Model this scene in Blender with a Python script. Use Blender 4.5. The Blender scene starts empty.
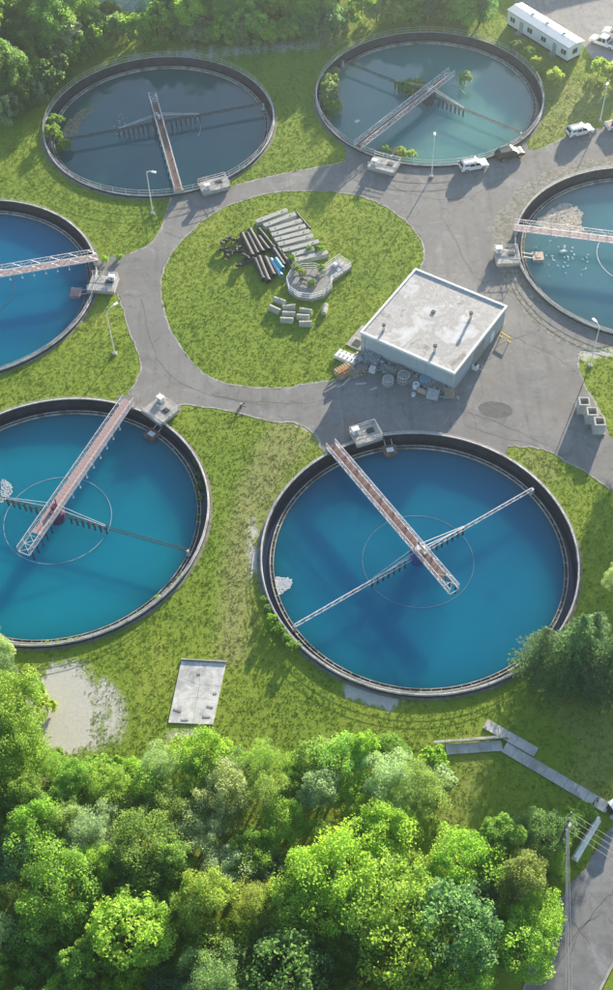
import bpy, math, random
import numpy as np
from mathutils import Vector, Matrix
from mathutils.geometry import delaunay_2d_cdt
random.seed(7); RNG = np.random.default_rng(7)
PI = math.pi
sc = bpy.context.scene
COL = sc.collection

# ------------------------------------------------------------------ camera
PITCH, ROLL, CAMH, FOC = 0.916805387582143, -0.031115446797460155, 129.70459588568125, 1186.411667
cam_d = bpy.data.cameras.new('camera'); cam = bpy.data.objects.new('camera', cam_d); COL.objects.link(cam)
cp, sp, cr, sr = math.cos(PITCH), math.sin(PITCH), math.cos(ROLL), math.sin(ROLL)
RGT, DWN, FWD = Vector((1, 0, 0)), Vector((0, -sp, -cp)), Vector((0, cp, -sp))
ix = RGT * cr - DWN * sr; iy = RGT * sr + DWN * cr
M = Matrix.Identity(4)
for i in range(3):
    M[i][0] = ix[i]; M[i][1] = -iy[i]; M[i][2] = -FWD[i]
M[2][3] = CAMH
cam.matrix_world = M
cam_d.sensor_fit = 'VERTICAL'; cam_d.sensor_height = 36; cam_d.lens = 36 * FOC / 990
cam_d.clip_start = 1; cam_d.clip_end = 5000
sc.camera = cam

# ------------------------------------------------------------------ light
SUN_EL, SUN_AZ = math.radians(12.0), math.radians(25.0)      # azimuth from +Y towards +X
SDIR = Vector((math.sin(SUN_AZ) * math.cos(SUN_EL), math.cos(SUN_AZ) * math.cos(SUN_EL), math.sin(SUN_EL)))
w = bpy.data.worlds.new('World'); sc.world = w; w.use_nodes = True
nt = w.node_tree; bg = nt.nodes['Background']
sky = nt.nodes.new('ShaderNodeTexSky'); sky.sky_type = 'NISHITA'; sky.sun_disc = False
sky.sun_elevation = SUN_EL; sky.sun_rotation = SUN_AZ; sky.air_density = 1.0; sky.dust_density = 0.6; sky.ozone_density = 1.6
nt.links.new(sky.outputs[0], bg.inputs[0]); bg.inputs[1].default_value = 0.095
sl = bpy.data.lights.new('sun', 'SUN'); so = bpy.data.objects.new('sun', sl); COL.objects.link(so)
sl.energy = 5.0; sl.angle = math.radians(0.6); sl.color = (1.0, 0.87, 0.69)
so.rotation_mode = 'QUATERNION'; so.rotation_quaternion = SDIR.to_track_quat('Z', 'Y')
sc.view_settings.view_transform = 'Standard'; sc.view_settings.look = 'None'
sc.view_settings.exposure = 1.62; sc.view_settings.gamma = 1.0
sc.cycles.max_bounces = 8; sc.cycles.transparent_max_bounces = 6
HAZE = 0.00027

# ------------------------------------------------------------------ survey: photo pixel -> point on a level plane
def at(px, py, z=0.0):
    x, y = px - 306.5, py - 495.0
    u = x * cr + y * sr; v = -x * sr + y * cr
    d = Vector((u / FOC, cp - v / FOC * sp, -sp - v / FOC * cp))
    t = (z - CAMH) / d.z
    return Vector((d.x * t, d.y * t, z))
def pix(X, Y, Z=0.0):
    fw = Y * cp - (Z - CAMH) * sp; up = Y * sp + (Z - CAMH) * cp
    u = X / fw * FOC; v = -up / fw * FOC
    return 306.5 + u * cr - v * sr, 495 + u * sr + v * cr
def poly(pts, z=0.0): return np.array([at(x, y, z)[:2] for x, y in pts])
def smooth(P, n=4, jit=0.0, closed=True):
    P = np.asarray(P, float); N = len(P); out = []
    for i in range(N if closed else N - 1):
        g = lambda k: P[k % N] if closed else P[min(max(k, 0), N - 1)]
        a, b, c, d = g(i - 1), g(i), g(i + 1), g(i + 2)
        for k in range(n):
            t = k / n
            out.append(.5 * (2 * b + (c - a) * t + (2 * a - 5 * b + 4 * c - d) * t * t + (3 * b - a - 3 * c + d) * t ** 3))
    if not closed: out.append(P[-1])
    out = np.array(out)
    if jit: out += RNG.normal(0, jit, out.shape)
    return out
def inside(P, Q):
    P = np.asarray(P, float); r = np.zeros(len(P), bool); n = len(Q)
    for i in range(n):
        a, b = Q[i], Q[(i + 1) % n]
        if a[1] == b[1]: continue
        c = ((a[1] > P[:, 1]) != (b[1] > P[:, 1])) & (P[:, 0] < (b[0] - a[0]) * (P[:, 1] - a[1]) / (b[1] - a[1]) + a[0])
        r ^= c
    return r
def circle(cx, cy, r, n=128):
    t = np.linspace(0, 2 * PI, n, endpoint=False)
    return np.stack([cx + r * np.cos(t), cy + r * np.sin(t)], 1)
def dist_line(P, L):
    d = np.full(len(P), 1e9)
    for a, b in zip(L[:-1], L[1:]):
        ab = b - a; t = np.clip(((P - a) @ ab) / (ab @ ab), 0, 1)
        d = np.minimum(d, np.linalg.norm(P - a - t[:, None] * ab, axis=1))
    return d

# ------------------------------------------------------------------ materials
def nodes(name):
    m = bpy.data.materials.new(name); m.use_nodes = True
    t = m.node_tree; return m, t, t.nodes['Principled BSDF']
def N(t, kind, **kw):
    n = t.nodes.new(kind)
    for k, v in kw.items(): setattr(n, k, v)
    return n
def noise(t, scale, detail=4, rough=.55, coord='Object', vec=None, dist=0.0):
    n = N(t, 'ShaderNodeTexNoise'); n.inputs['Scale'].default_value = scale; n.inputs['Detail'].default_value = detail
    n.inputs['Roughness'].default_value = rough; n.inputs['Distortion'].default_value = dist
    if vec is None:
        tc = t.nodes.get('TC') or N(t, 'ShaderNodeTexCoord', name='TC'); vec = tc.outputs[coord]
    t.links.new(vec, n.inputs['Vector']); return n.outputs[0]
def ramp(t, fac, stops):
    r = N(t, 'ShaderNodeValToRGB'); e = r.color_ramp.elements
    while len(e) < len(stops): e.new(.5)
    for k, (p, c) in enumerate(stops):
        e[k].position = p; e[k].color = (*c, 1) if len(c) == 3 else c
    t.links.new(fac, r.inputs[0]); return r.outputs[0]
def mixc(t, fac, a, b, mode='MIX'):
    m = N(t, 'ShaderNodeMix', data_type='RGBA', blend_type=mode)
    for sock, v in ((m.inputs[0], fac), (m.inputs[6], a), (m.inputs[7], b)):
        if isinstance(v, (int, float)): sock.default_value = v
        elif isinstance(v, tuple): sock.default_value = (*v, 1)
        else: t.links.new(v, sock)
    return m.outputs[2]
def math_(t, op, a, b=None, clamp=False):
    m = N(t, 'ShaderNodeMath', operation=op, use_clamp=clamp)
    for i, v in enumerate((a, b)):
        if v is None: continue
        if isinstance(v, (int, float)): m.inputs[i].default_value = v
        else: t.links.new(v, m.inputs[i])
    return m.outputs[0]
def bump(t, b, h, strength, dist=.1):
    n = N(t, 'ShaderNodeBump'); n.inputs['Strength'].default_value = strength; n.inputs['Distance'].default_value = dist
    t.links.new(h, n.inputs['Height']); t.links.new(n.outputs[0], b.inputs['Normal'])
def weathered(name, base, vary=.25, scale=1.5, rough=.8, metal=0.0, stain=None, bmp=.15, spec=.3):
    m, t, b = nodes(name)
    f = noise(t, scale, 6, .62)
    lo = tuple(c * (1 - vary) for c in base); hi = tuple(min(1, c * (1 + vary)) for c in base)
    c = ramp(t, f, [(.3, lo), (.7, hi)])
    if stain:
        s = ramp(t, noise(t, scale * .35, 8, .7, dist=.6), [(.5, (0, 0, 0)), (.66, (1, 1, 1))])
        c = mixc(t, s, c, stain)
    t.links.new(c, b.inputs['Base Color']); b.inputs['Roughness'].default_value = rough; b.inputs['Metallic'].default_value = metal
    b.inputs['Specular IOR Level'].default_value = spec
    if bmp: bump(t, b, noise(t, scale * 9, 3), bmp, .03)
    return m
MAT = {}
MAT['concrete'] = weathered('concrete', (.42, .40, .37), .25, .9, .85, stain=(.25, .24, .22))
MAT['concrete_light'] = weathered('pale concrete', (.52, .51, .48), .22, .8, .85, stain=(.36, .34, .31))
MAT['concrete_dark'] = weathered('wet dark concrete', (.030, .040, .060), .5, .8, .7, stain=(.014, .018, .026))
MAT['rim'] = weathered('worn rim concrete', (.44, .43, .41), .25, 1.2, .85, stain=(.20, .19, .17))
MAT['ring_grey'] = weathered('sunken blue grey ring', (.10, .20, .27), .5, .25, .7, bmp=0)
MAT['weir_pale'] = weathered('pale fouled ring', (.30, .38, .42), .4, .4, .7, bmp=0)
MAT['edge'] = weathered('pale gritty road edge', (.40, .38, .33), .35, 1.2, .95, stain=(.22, .24, .10))
MAT['bed'] = weathered('gritty weathered verge', (.26, .245, .215), .5, 1.6, .95, stain=(.15, .16, .085), bmp=.5)
MAT['apron'] = weathered('gritty apron', (.24, .23, .20), .35, 1.0, .95, stain=(.12, .15, .05))
MAT['weir'] = weathered('algae stained weir', (.42, .41, .36), .4, 1.0, .8, stain=(.16, .17, .11))
MAT['galv'] = weathered('galvanised steel', (.62, .61, .62), .15, 3, .5, .0, stain=(.42, .36, .33), bmp=0, spec=.5)
MAT['white_paint'] = weathered('white paint', (.80, .80, .79), .06, 1.2, .45, stain=None, bmp=0, spec=.5)
MAT['deck'] = weathered('rusty deck', (.17, .105, .10), .45, 1.6, .85, stain=(.30, .22, .21))
MAT['deck_pink'] = weathered('faded rusty deck', (.42, .30, .29), .4, 1.6, .85, stain=(.24, .14, .12))
MAT['deck_dark'] = weathered('brown deck', (.16, .115, .10), .45, 1.2, .85, stain=(.30, .24, .20))
MAT['dark_steel'] = weathered('dark steel', (.06, .065, .07), .4, 2, .6, bmp=0)
MAT['blue_paint'] = weathered('blue paint', (.05, .10, .30), .3, 2, .5, bmp=0)
MAT['purple_paint'] = weathered('faded violet paint', (.13, .055, .12), .4, 2, .6, bmp=0)
MAT['black_pipe'] = weathered('dusty black pipe', (.045, .048, .052), .4, 1, .65, bmp=0, spec=.3, stain=(.13, .13, .125))
MAT['blue_pipe'] = weathered('light blue pipe', (.25, .52, .66), .15, 1, .5, bmp=0)
MAT['teal_pipe'] = weathered('teal pipe', (.08, .42, .55), .15, 1, .5, bmp=0)
MAT['red_pipe'] = weathered('rust red pipe', (.22, .10, .08), .3, 1, .6, bmp=0)
MAT['beam'] = weathered('precast concrete', (.46, .46, .42), .2, 1.2, .9, stain=(.30, .31, .24))
MAT['block'] = weathered('mossy concrete', (.46, .46, .38), .25, 2, .9, stain=(.26, .27, .18))
MAT['timber'] = weathered('weathered timber', (.46, .36, .24), .3, 3, .85)
MAT['timber_grey'] = weathered('grey timber', (.30, .29, .27), .3, 3, .9)
MAT['orange'] = weathered('orange timber', (.55, .26, .08), .25, 3, .8)
MAT['grey_plastic'] = weathered('grey plastic', (.36, .38, .40), .2, 2, .5, bmp=0)
MAT['tan'] = weathered('tan drum', (.45, .36, .28), .2, 2, .6, bmp=0)
MAT['yellow'] = weathered('yellow paint', (.72, .55, .08), .15, 2, .5, bmp=0)
MAT['rubber'] = weathered('tyre rubber', (.018, .018, .018), .3, 2, .8, bmp=0)
MAT['bark'] = weathered('bark', (.13, .10, .075), .4, 3, .95, bmp=.6)
MAT['slab'] = weathered('weathered slab', (.60, .59, .57), .3, .9, .9, stain=(.33, .33, .32))
MAT['pole_wood'] = weathered('creosoted pole', (.10, .085, .075), .4, 2, .9)
MAT['white_car'] = weathered('white car paint', (.80, .80, .80), .03, .5, .25, bmp=0, spec=.6)
MAT['dark_car'] = weathered('dark green car paint', (.035, .05, .05), .1, .5, .25, bmp=0, spec=.6)
MAT['glass_dark'] = weathered('tinted glass', (.02, .025, .03), .2, .5, .08, bmp=0, spec=.6)
MAT['chrome'] = weathered('alloy', (.55, .55, .56), .1, 2, .35, .8, bmp=0)
MAT['red_lens'] = weathered('red lens', (.45, .02, .02), .1, 2, .3, bmp=0)
MAT['lamp_lens'] = weathered('lamp lens', (.80, .80, .76), .05, 2, .2, bmp=0)
MAT['siding'] = weathered('pale siding tinted shade blue', (.47, .52, .55), .08, .8, .6, stain=(.42, .46, .48), bmp=0)  # blue look of the shaded walls is mixed into this grey
MAT['foam'] = weathered('foam', (.58, .61, .62), .15, 6, .9)
MAT['gull'] = weathered('white feathers', (.85, .85, .84), .05, 3, .8, bmp=0)
MAT['gravel'] = weathered('dry scum', (.62, .55, .45), .45, 4, .95, stain=(.30, .25, .19))
MAT['scum_brown'] = weathered('brown scum', (.30, .27, .19), .45, 3, .95, stain=(.12, .13, .08))
MAT['wire'] = weathered('weathered cable', (.30, .30, .31), .1, 1, .6, bmp=0)
def roof_mat():
    m, t, b = nodes('white roof membrane')
    f = noise(t, .22, 9, .68, dist=.5); g = noise(t, 1.4, 6, .7)
    c = ramp(t, f, [(.32, (.64, .64, .65)), (.43, (.54, .535, .53)), (.49, (.36, .345, .33)), (.57, (.49, .48, .47)), (.66, (.24, .23, .215))])
    c = mixc(t, ramp(t, g, [(.52, (0, 0, 0)), (.75, (.55, .55, .55))]), c, (.40, .38, .36))
    t.links.new(c, b.inputs['Base Color']); b.inputs['Roughness'].default_value = .75
    bump(t, b, noise(t, 3, 4), .15, .03); return m
MAT['roof'] = roof_mat()
def asphalt(name, lo, hi, dirt):
    m, t, b = nodes(name)
    f = noise(t, .10, 8, .65, dist=.4); g = noise(t, 9, 3, .7); h = noise(t, .6, 7, .72, dist=1.0)
    c = ramp(t, f, [(.33, lo), (.66, hi)])
    c = mixc(t, ramp(t, h, [(.46, (0, 0, 0)), (.66, (.9, .9, .9))]), c, dirt)
    k = noise(t, .28, 9, .78, dist=2.0); c = mixc(t, ramp(t, k, [(.54, (0, 0, 0)), (.62, (.55, .55, .55))]), c, tuple(x * .66 for x in lo))
    k2 = noise(t, .19, 7, .7, dist=1.2); c = mixc(t, ramp(t, k2, [(.56, (0, 0, 0)), (.68, (.6, .6, .6))]), c, tuple(min(1, x * 1.3) for x in hi))
    c = mixc(t, .45, c, ramp(t, g, [(.25, (.55, .55, .55)), (.75, (1.35, 1.35, 1.35))]), 'MULTIPLY')
    mp = N(t, 'ShaderNodeMapping'); mp.inputs['Rotation'].default_value = (0, 0, .6); mp.inputs['Scale'].default_value = (.9, .08, 1)
    t.links.new(t.nodes['TC'].outputs['Object'], mp.inputs[0])
    st = noise(t, .9, 5, .6, vec=mp.outputs[0])
    c = mixc(t, ramp(t, st, [(.52, (0, 0, 0)), (.70, (.35, .35, .35))]), c, tuple(x * .62 for x in lo))
    t.links.new(c, b.inputs['Base Color']); b.inputs['Roughness'].default_value = .9; b.inputs['Specular IOR Level'].default_value = .25
    bump(t, b, g, .5, .03); return m
MAT['asphalt'] = asphalt('worn grey asphalt', (.20, .197, .195), (.285, .278, .27), (.235, .215, .185))
MAT['asphalt_lot'] = asphalt('pale car park asphalt', (.25, .245, .25), (.34, .33, .33), (.26, .24, .22))
MAT['asphalt_road'] = asphalt('street asphalt', (.215, .215, .225), (.28, .28, .29), (.17, .17, .165))
MAT['tar'] = weathered('dark tar', (.12, .12, .12), .25, 1.5, .85)
MAT['crack'] = weathered('crack', (.125, .122, .115), .3, 2, .9, bmp=0)

GREEN = [(.27, (.110, .185, .028)), (.42, (.168, .255, .030)), (.55, (.228, .305, .037)), (.70, (.37, .395, .075))]
def grass_mat(name, blades):
    m, t, b = nodes(name)
    f = noise(t, .085, 5, .6, dist=.6); g = noise(t, 1.9, 6, .75)
    big = noise(t, .028, 4, .6, dist=1.0)
    mp = N(t, 'ShaderNodeMapping'); mp.inputs['Rotation'].default_value = (0, 0, .9); mp.inputs['Scale'].default_value = (1, .12, 1); t.links.new(t.nodes['TC'].outputs['Object'], mp.inputs[0])
    strk = noise(t, .55, 4, .65, vec=mp.outputs[0])
    k = math_(t, 'ADD', math_(t, 'ADD', math_(t, 'MULTIPLY', f, .36), math_(t, 'MULTIPLY', big, .34)), math_(t, 'ADD', math_(t, 'MULTIPLY', g, .16), math_(t, 'MULTIPLY', strk, .16)))
    c = ramp(t, k, GREEN)
    if not blades:
        a = N(t, 'ShaderNodeAttribute', attribute_name='dry').outputs['Fac']
        h = noise(t, .8, 6, .7)
        a2 = math_(t, 'ADD', a, math_(t, 'MULTIPLY', math_(t, 'SUBTRACT', h, .5), 1.1))
        c = mixc(t, ramp(t, a2, [(.2, (0, 0, 0)), (.95, (.62, .62, .62))]), c, (.34, .31, .14))
        s = N(t, 'ShaderNodeAttribute', attribute_name='soil').outputs['Fac']
        h2 = noise(t, 1.3, 7, .75, dist=1.2)
        s2 = math_(t, 'ADD', s, math_(t, 'MULTIPLY', math_(t, 'SUBTRACT', math_(t, 'ADD', math_(t, 'MULTIPLY', h2, .6), math_(t, 'MULTIPLY', strk, .4)), .5), 2.2))
        sand = ramp(t, noise(t, 2.5, 5, .7), [(.3, (.46, .44, .40)), (.7, (.58, .555, .51))])
        sm = ramp(t, s2, [(.30, (0, 0, 0)), (.62, (.97, .97, .97))]); c = mixc(t, sm, c, sand)
        bump(t, b, math_(t, 'MULTIPLY', noise(t, 2.6, 6, .75), math_(t, 'SUBTRACT', 1.15, sm, True)), .7, .14)
        t.links.new(c, b.inputs['Base Color'])
    else:
        a = N(t, 'ShaderNodeAttribute', attribute_name='tone').outputs['Fac']
        c = mixc(t, 1.0, c, ramp(t, a, [(0, (.8, .8, .8)), (1, (1.5, 1.45, 1.35))]), 'MULTIPLY')
        d = N(t, 'ShaderNodeAttribute', attribute_name='dry').outputs['Fac']
        c = mixc(t, d, c, (.37, .34, .16))
        t.links.new(c, b.inputs['Base Color'])
        tr = N(t, 'ShaderNodeBsdfTranslucent'); t.links.new(c, tr.inputs[0])
        mx = N(t, 'ShaderNodeMixShader'); mx.inputs[0].default_value = .4
        t.links.new(b.outputs[0], mx.inputs[1]); t.links.new(tr.outputs[0], mx.inputs[2])
        t.links.new(mx.outputs[0], t.nodes['Material Output'].inputs[0])
    b.inputs['Roughness'].default_value = .9; b.inputs['Specular IOR Level'].default_value = .15
    return m
MAT['ground'] = grass_mat('lawn ground', False)
MAT['grass'] = grass_mat('grass blades', True)
def leaf_mat():
    m, t, b = nodes('leaves')
    oc = N(t, 'ShaderNodeObjectInfo')
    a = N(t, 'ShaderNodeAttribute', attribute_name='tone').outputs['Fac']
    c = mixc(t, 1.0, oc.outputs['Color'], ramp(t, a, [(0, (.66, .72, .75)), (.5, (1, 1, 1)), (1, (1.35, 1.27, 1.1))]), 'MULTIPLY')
    t.links.new(c, b.inputs['Base Color']); b.inputs['Roughness'].default_value = .55; b.inputs['Specular IOR Level'].default_value = .25
    c2 = mixc(t, 1.0, c, (1.6, 1.62, 1.0), 'MULTIPLY')
    tr = N(t, 'ShaderNodeBsdfTranslucent'); t.links.new(c2, tr.inputs[0])
    mx = N(t, 'ShaderNodeMixShader'); mx.inputs[0].default_value = .55
    t.links.new(b.outputs[0], mx.inputs[1]); t.links.new(tr.outputs[0], mx.inputs[2])
    t.links.new(mx.outputs[0], t.nodes['Material Output'].inputs[0]); return m
MAT['leaf'] = leaf_mat()
def water_mat(name, a, b_, ior=1.45, rough=.07, rip=.10, sss=1.0):
    m, t, b = nodes(name)
    f = noise(t, .06, 3, .5, dist=.8)
    c = ramp(t, f, [(.3, a), (.7, b_)])
    t.links.new(c, b.inputs['Base Color']); b.inputs['Roughness'].default_value = rough; b.inputs['IOR'].default_value = ior
    b.inputs['Specular IOR Level'].default_value = .5 if ior > 1.42 else .25; b.subsurface_method = 'BURLEY'; b.inputs['Subsurface Weight'].default_value = sss; b.inputs['Subsurface Radius'].default_value = (1.0, 3.5, 6.0); b.inputs['Subsurface Scale'].default_value = 2.2
    bump(t, b, noise(t, 2.2, 3, .6), rip, .05); return m
CHANNEL = water_mat('dark channel water', (.010, .024, .055), (.016, .034, .070), 1.5, .06, .05, 0.0)
WATER = dict(A=water_mat('blue water', (.001, .125, .24), (.002, .155, .27), 1.33), B=water_mat('turquoise water', (.001, .165, .26), (.002, .195, .285), 1.33),
             C=water_mat('slate blue water', (.006, .085, .12), (.010, .120, .150), 1.45, .03, .03), D=water_mat('pale slate water', (.065, .215, .225), (.09, .25, .25), 1.45, .03, .03),
             E=water_mat('deep blue water', (.001, .130, .265), (.002, .165, .30), 1.34), F=water_mat('grey green water', (.045, .165, .22), (.06, .195, .245), 1.45, .04, .03))

# ------------------------------------------------------------------ mesh builder
class MB:
    def __init__(s): s.v = []; s.f = []
    def add(s, vs, fs):
        o = len(s.v); s.v += [tuple(v) for v in vs]; s.f += [tuple(i + o for i in f) for f in fs]; return s
    def box(s, c, d, rz=0.0, taper=1.0):
        cx, cy, cz = c; x, y, z = d[0] / 2, d[1] / 2, d[2] / 2; ca, sa = math.cos(rz), math.sin(rz); V = []
        for dz in (-z, z):
            k = taper if dz > 0 else 1
            for dx, dy in ((-x, -y), (x, -y), (x, y), (-x, y)):
                V.append((cx + (dx * ca - dy * sa) * k, cy + (dx * sa + dy * ca) * k, cz + dz))
        return s.add(V, [(0, 3, 2, 1), (4, 5, 6, 7), (0, 1, 5, 4), (1, 2, 6, 5), (2, 3, 7, 6), (3, 0, 4, 7)])
    def bar(s, a, b, w, h=None):
        a, b = Vector(a), Vector(b); d = (b - a).normalized(); h = h or w
        x = d.cross(Vector((0, 0, 1)));
        if x.length < .05: x = Vector((1, 0, 0))
        x.normalize(); y = x.cross(d)
        V = [p + x * i * w / 2 + y * j * h / 2 for p in (a, b) for i, j in ((-1, -1), (1, -1), (1, 1), (-1, 1))]
        return s.add(V, [(0, 1, 2, 3), (7, 6, 5, 4), (0, 4, 5, 1), (1, 5, 6, 2), (2, 6, 7, 3), (3, 7, 4, 0)])
    def tube(s, pts, r, n=8, cap=True):
        pts = [Vector(p) for p in pts]; R = r if isinstance(r, (list, tuple)) else [r] * len(pts); V = []; F = []; m = len(pts)
        for i, p in enumerate(pts):
            d = (pts[min(i + 1, m - 1)] - pts[max(i - 1, 0)]).normalized()
            x = d.cross(Vector((.13, .21, .97)))
            if x.length < .05: x = Vector((1, 0, 0))
            x.normalize(); y = d.cross(x)
            V += [p + (x * math.cos(2 * PI * k / n) + y * math.sin(2 * PI * k / n)) * R[i] for k in range(n)]
        for i in range(m - 1):
            for k in range(n):
                k2 = (k + 1) % n; F.append((i * n + k, i * n + k2, i * n + n + k2, i * n + n + k))
        if cap: F += [tuple(range(n - 1, -1, -1)), tuple(range((m - 1) * n, m * n))]
        return s.add(V, F)
    def pipe(s, a, b, r, ri, n=14):       # hollow pipe with open ends
        a, b = Vector(a), Vector(b); d = (b - a).normalized(); x = d.cross(Vector((.13, .21, .97))).normalized(); y = d.cross(x); V = []; F = []
        for p, q in ((a, r), (b, r), (b, ri), (a, ri)):
            V += [p + (x * math.cos(2 * PI * k / n) + y * math.sin(2 * PI * k / n)) * q for k in range(n)]
        for i in range(4):
            for k in range(n):
                k2 = (k + 1) % n; j = (i + 1) % 4; F.append((i * n + k, i * n + k2, j * n + k2, j * n + k))
        return s.add(V, F)
    def lathe(s, prof, n=96, c=(0, 0), closed=True, a0=0.0, a1=2 * PI):
        V = []; F = []; m = len(prof); full = abs(a1 - a0 - 2 * PI) < 1e-6; q = n if full else n + 1
        for k in range(q):
            a = a0 + (a1 - a0) * k / n
            V += [(c[0] + r * math.cos(a), c[1] + r * math.sin(a), z) for r, z in prof]
        for k in range(n):
            k2 = (k + 1) % q
            for i in range(m if closed else m - 1):
                j = (i + 1) % m; F.append((k * m + i, k2 * m + i, k2 * m + j, k * m + j))
        return s.add(V, F)
    def prism(s, P, z0, z1):
        n = len(P); V = [(p[0], p[1], z0) for p in P] + [(p[0], p[1], z1) for p in P]
        a = sum(P[i][0] * P[(i + 1) % n][1] - P[(i + 1) % n][0] * P[i][1] for i in range(n))
        F = [tuple(range(n - 1, -1, -1)), tuple(range(n, 2 * n))] + [(i, (i + 1) % n, n + (i + 1) % n, n + i) for i in range(n)]
        if a < 0: F = [f[::-1] for f in F]
        return s.add(V, F)
    def build(s, name, mat, parent=None, bevel=0.0, smooth=False):
        me = bpy.data.meshes.new(name); me.from_pydata(s.v, [], s.f); me.validate()
        return link(name, me, mat, parent, bevel, smooth)
def link(name, me, mat, parent=None, bevel=0.0, smooth=False):
    me.materials.append(MAT[mat] if isinstance(mat, str) else mat)
    o = bpy.data.objects.new(name, me); COL.objects.link(o)
    if parent: o.parent = parent
    if bevel:
        b = o.modifiers.new('bevel', 'BEVEL'); b.width = bevel; b.segments = 2; b.limit_method = 'ANGLE'
    if smooth:
        me.polygons.foreach_set('use_smooth', [True] * len(me.polygons))
    return o
def tag(o, label, cat, group=None):
    o['label'] = label; o['category'] = cat
    if group: o['group'] = group
    return o
def thing(name, label, cat, loc=(0, 0, 0), rz=0.0, group=None):
    o = bpy.data.objects.new(name, None); COL.objects.link(o); o.empty_display_size = .3
    o.location = loc; o.rotation_euler = (0, 0, rz)
    return tag(o, label, cat, group)
def struct(o): o['kind'] = 'structure'; return o
KIDS = {}
def copy_tree(o, kids, loc, rz=None, scale=None):
    c = o.copy(); COL.objects.link(c); c.location = loc
    if rz is not None: c.rotation_euler = (0, 0, rz)
    if scale is not None: c.scale = scale
    out = []
    for ch, gk in kids:
        d = ch.copy(); COL.objects.link(d); d.parent = c; out.append(d)
        for g in gk:
            e = g.copy(); COL.objects.link(e); e.parent = d
    return c, out
def kidlist(o):
    al = [x for x in COL.objects if x.parent is o]
    return [(k, [g for g in COL.objects if g.parent is k]) for k in al]
def quads_mesh(name, V, attrs=None, tri=False):
    V = np.asarray(V, np.float32); k = 3 if tri else 4; n = len(V) // k
    me = bpy.data.meshes.new(name); me.vertices.add(len(V)); me.vertices.foreach_set('co', V.ravel())
    me.loops.add(n * k); me.loops.foreach_set('vertex_index', np.arange(n * k, dtype=np.int32))
    me.polygons.add(n); me.polygons.foreach_set('loop_start', np.arange(0, n * k, k, dtype=np.int32))
    me.update(calc_edges=True)
    for an, av in (attrs or {}).items():
        a = me.attributes.new(an, 'FLOAT', 'FACE'); a.data.foreach_set('value', np.asarray(av, np.float32))
    me.validate(); return me

# ------------------------------------------------------------------ ground plan
RIMZ, R = 0.5, 21.0
T0 = dict(A=(14.618, 89.103), B=(-34.419, 97.778), C=(-24.728, 186.113), D=(25.010, 191.912), E=(-53.650, 144.380), F=(56.236, 147.854))
TC = {k: at(*pix(*v), RIMZ) for k, v in T0.items()}
road_out = [(171, 196), (168, 208), (164, 222), (157, 236), (147, 246), (130, 254), (112, 257), (95, 262), (97, 285), (117, 294), (123, 308), (127, 325),
            (134, 342), (141, 362), (139, 376), (128, 394), (118, 398), (140, 420), (178, 412), (182, 405), (200, 406), (234, 412), (268, 421), (299, 424), (316, 436), (321, 448), (332, 460),
            (400, 470), (500, 455), (508, 446), (530, 447), (550, 451), (564, 460), (584, 471), (608, 488), (640, 512), (760, 610), (800, 560), (700, 480), (640, 450),
            (613, 440), (607, 428), (598, 408), (586, 388), (580, 372), (578, 354), (590, 349), (620, 347), (680, 352), (760, 340), (760, 90), (640, 116), (613, 125), (592, 130), (574, 134), (556, 142), (540, 149), (527, 147), (515, 120), (420, 110), (350, 140), (346, 160),
            (330, 165), (303, 170), (268, 177), (236, 185), (226, 190), (215, 170), (180, 178)]
isl = [(161, 290), (163, 272), (174, 250), (190, 232), (212, 214), (240, 201), (270, 193), (300, 191), (340, 192.5), (375, 201), (400, 216), (417, 234), (424, 250), (423, 263),
       (416, 275), (396, 296), (376, 320), (362, 338), (362, 352), (350, 362), (338, 371), (335, 380), (303, 384), (286, 388), (251, 387.5), (220, 382), (200, 370), (179, 345), (166, 318)]
street = [(500, 1060), (520, 1000), (527, 982), (533, 958), (542, 936), (551, 915), (561, 899), (572, 882), (585, 868), (599, 845), (613, 824), (650, 770), (700, 690), (800, 560), (880, 560), (760, 730), (680, 850), (640, 910), (613, 962), (600, 988), (588, 1012), (560, 1070)]
lot = [(505, -12), (522, 6), (556, 24), (582, 44), (592, 58), (613, 66), (660, 72), (760, 60), (760, -60), (500, -60)]
ROAD = smooth(poly(road_out), 4, .10); ISL = smooth(poly(isl), 5, .12); STREET = smooth(poly(street), 3, .07); LOT = smooth(poly(lot), 3, .12)
FRONT_SOIL = poly([(26, 690), (50, 667), (74, 662), (90, 684), (96, 705), (94, 735), (92, 748), (60, 752), (42, 745), (34, 715)])
PATHS = [poly([(290, 420), (268, 455), (252, 490), (243, 530), (238, 570), (236, 610), (232, 650)]), poly([(300, 440), (275, 470), (262, 500)])]

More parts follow.
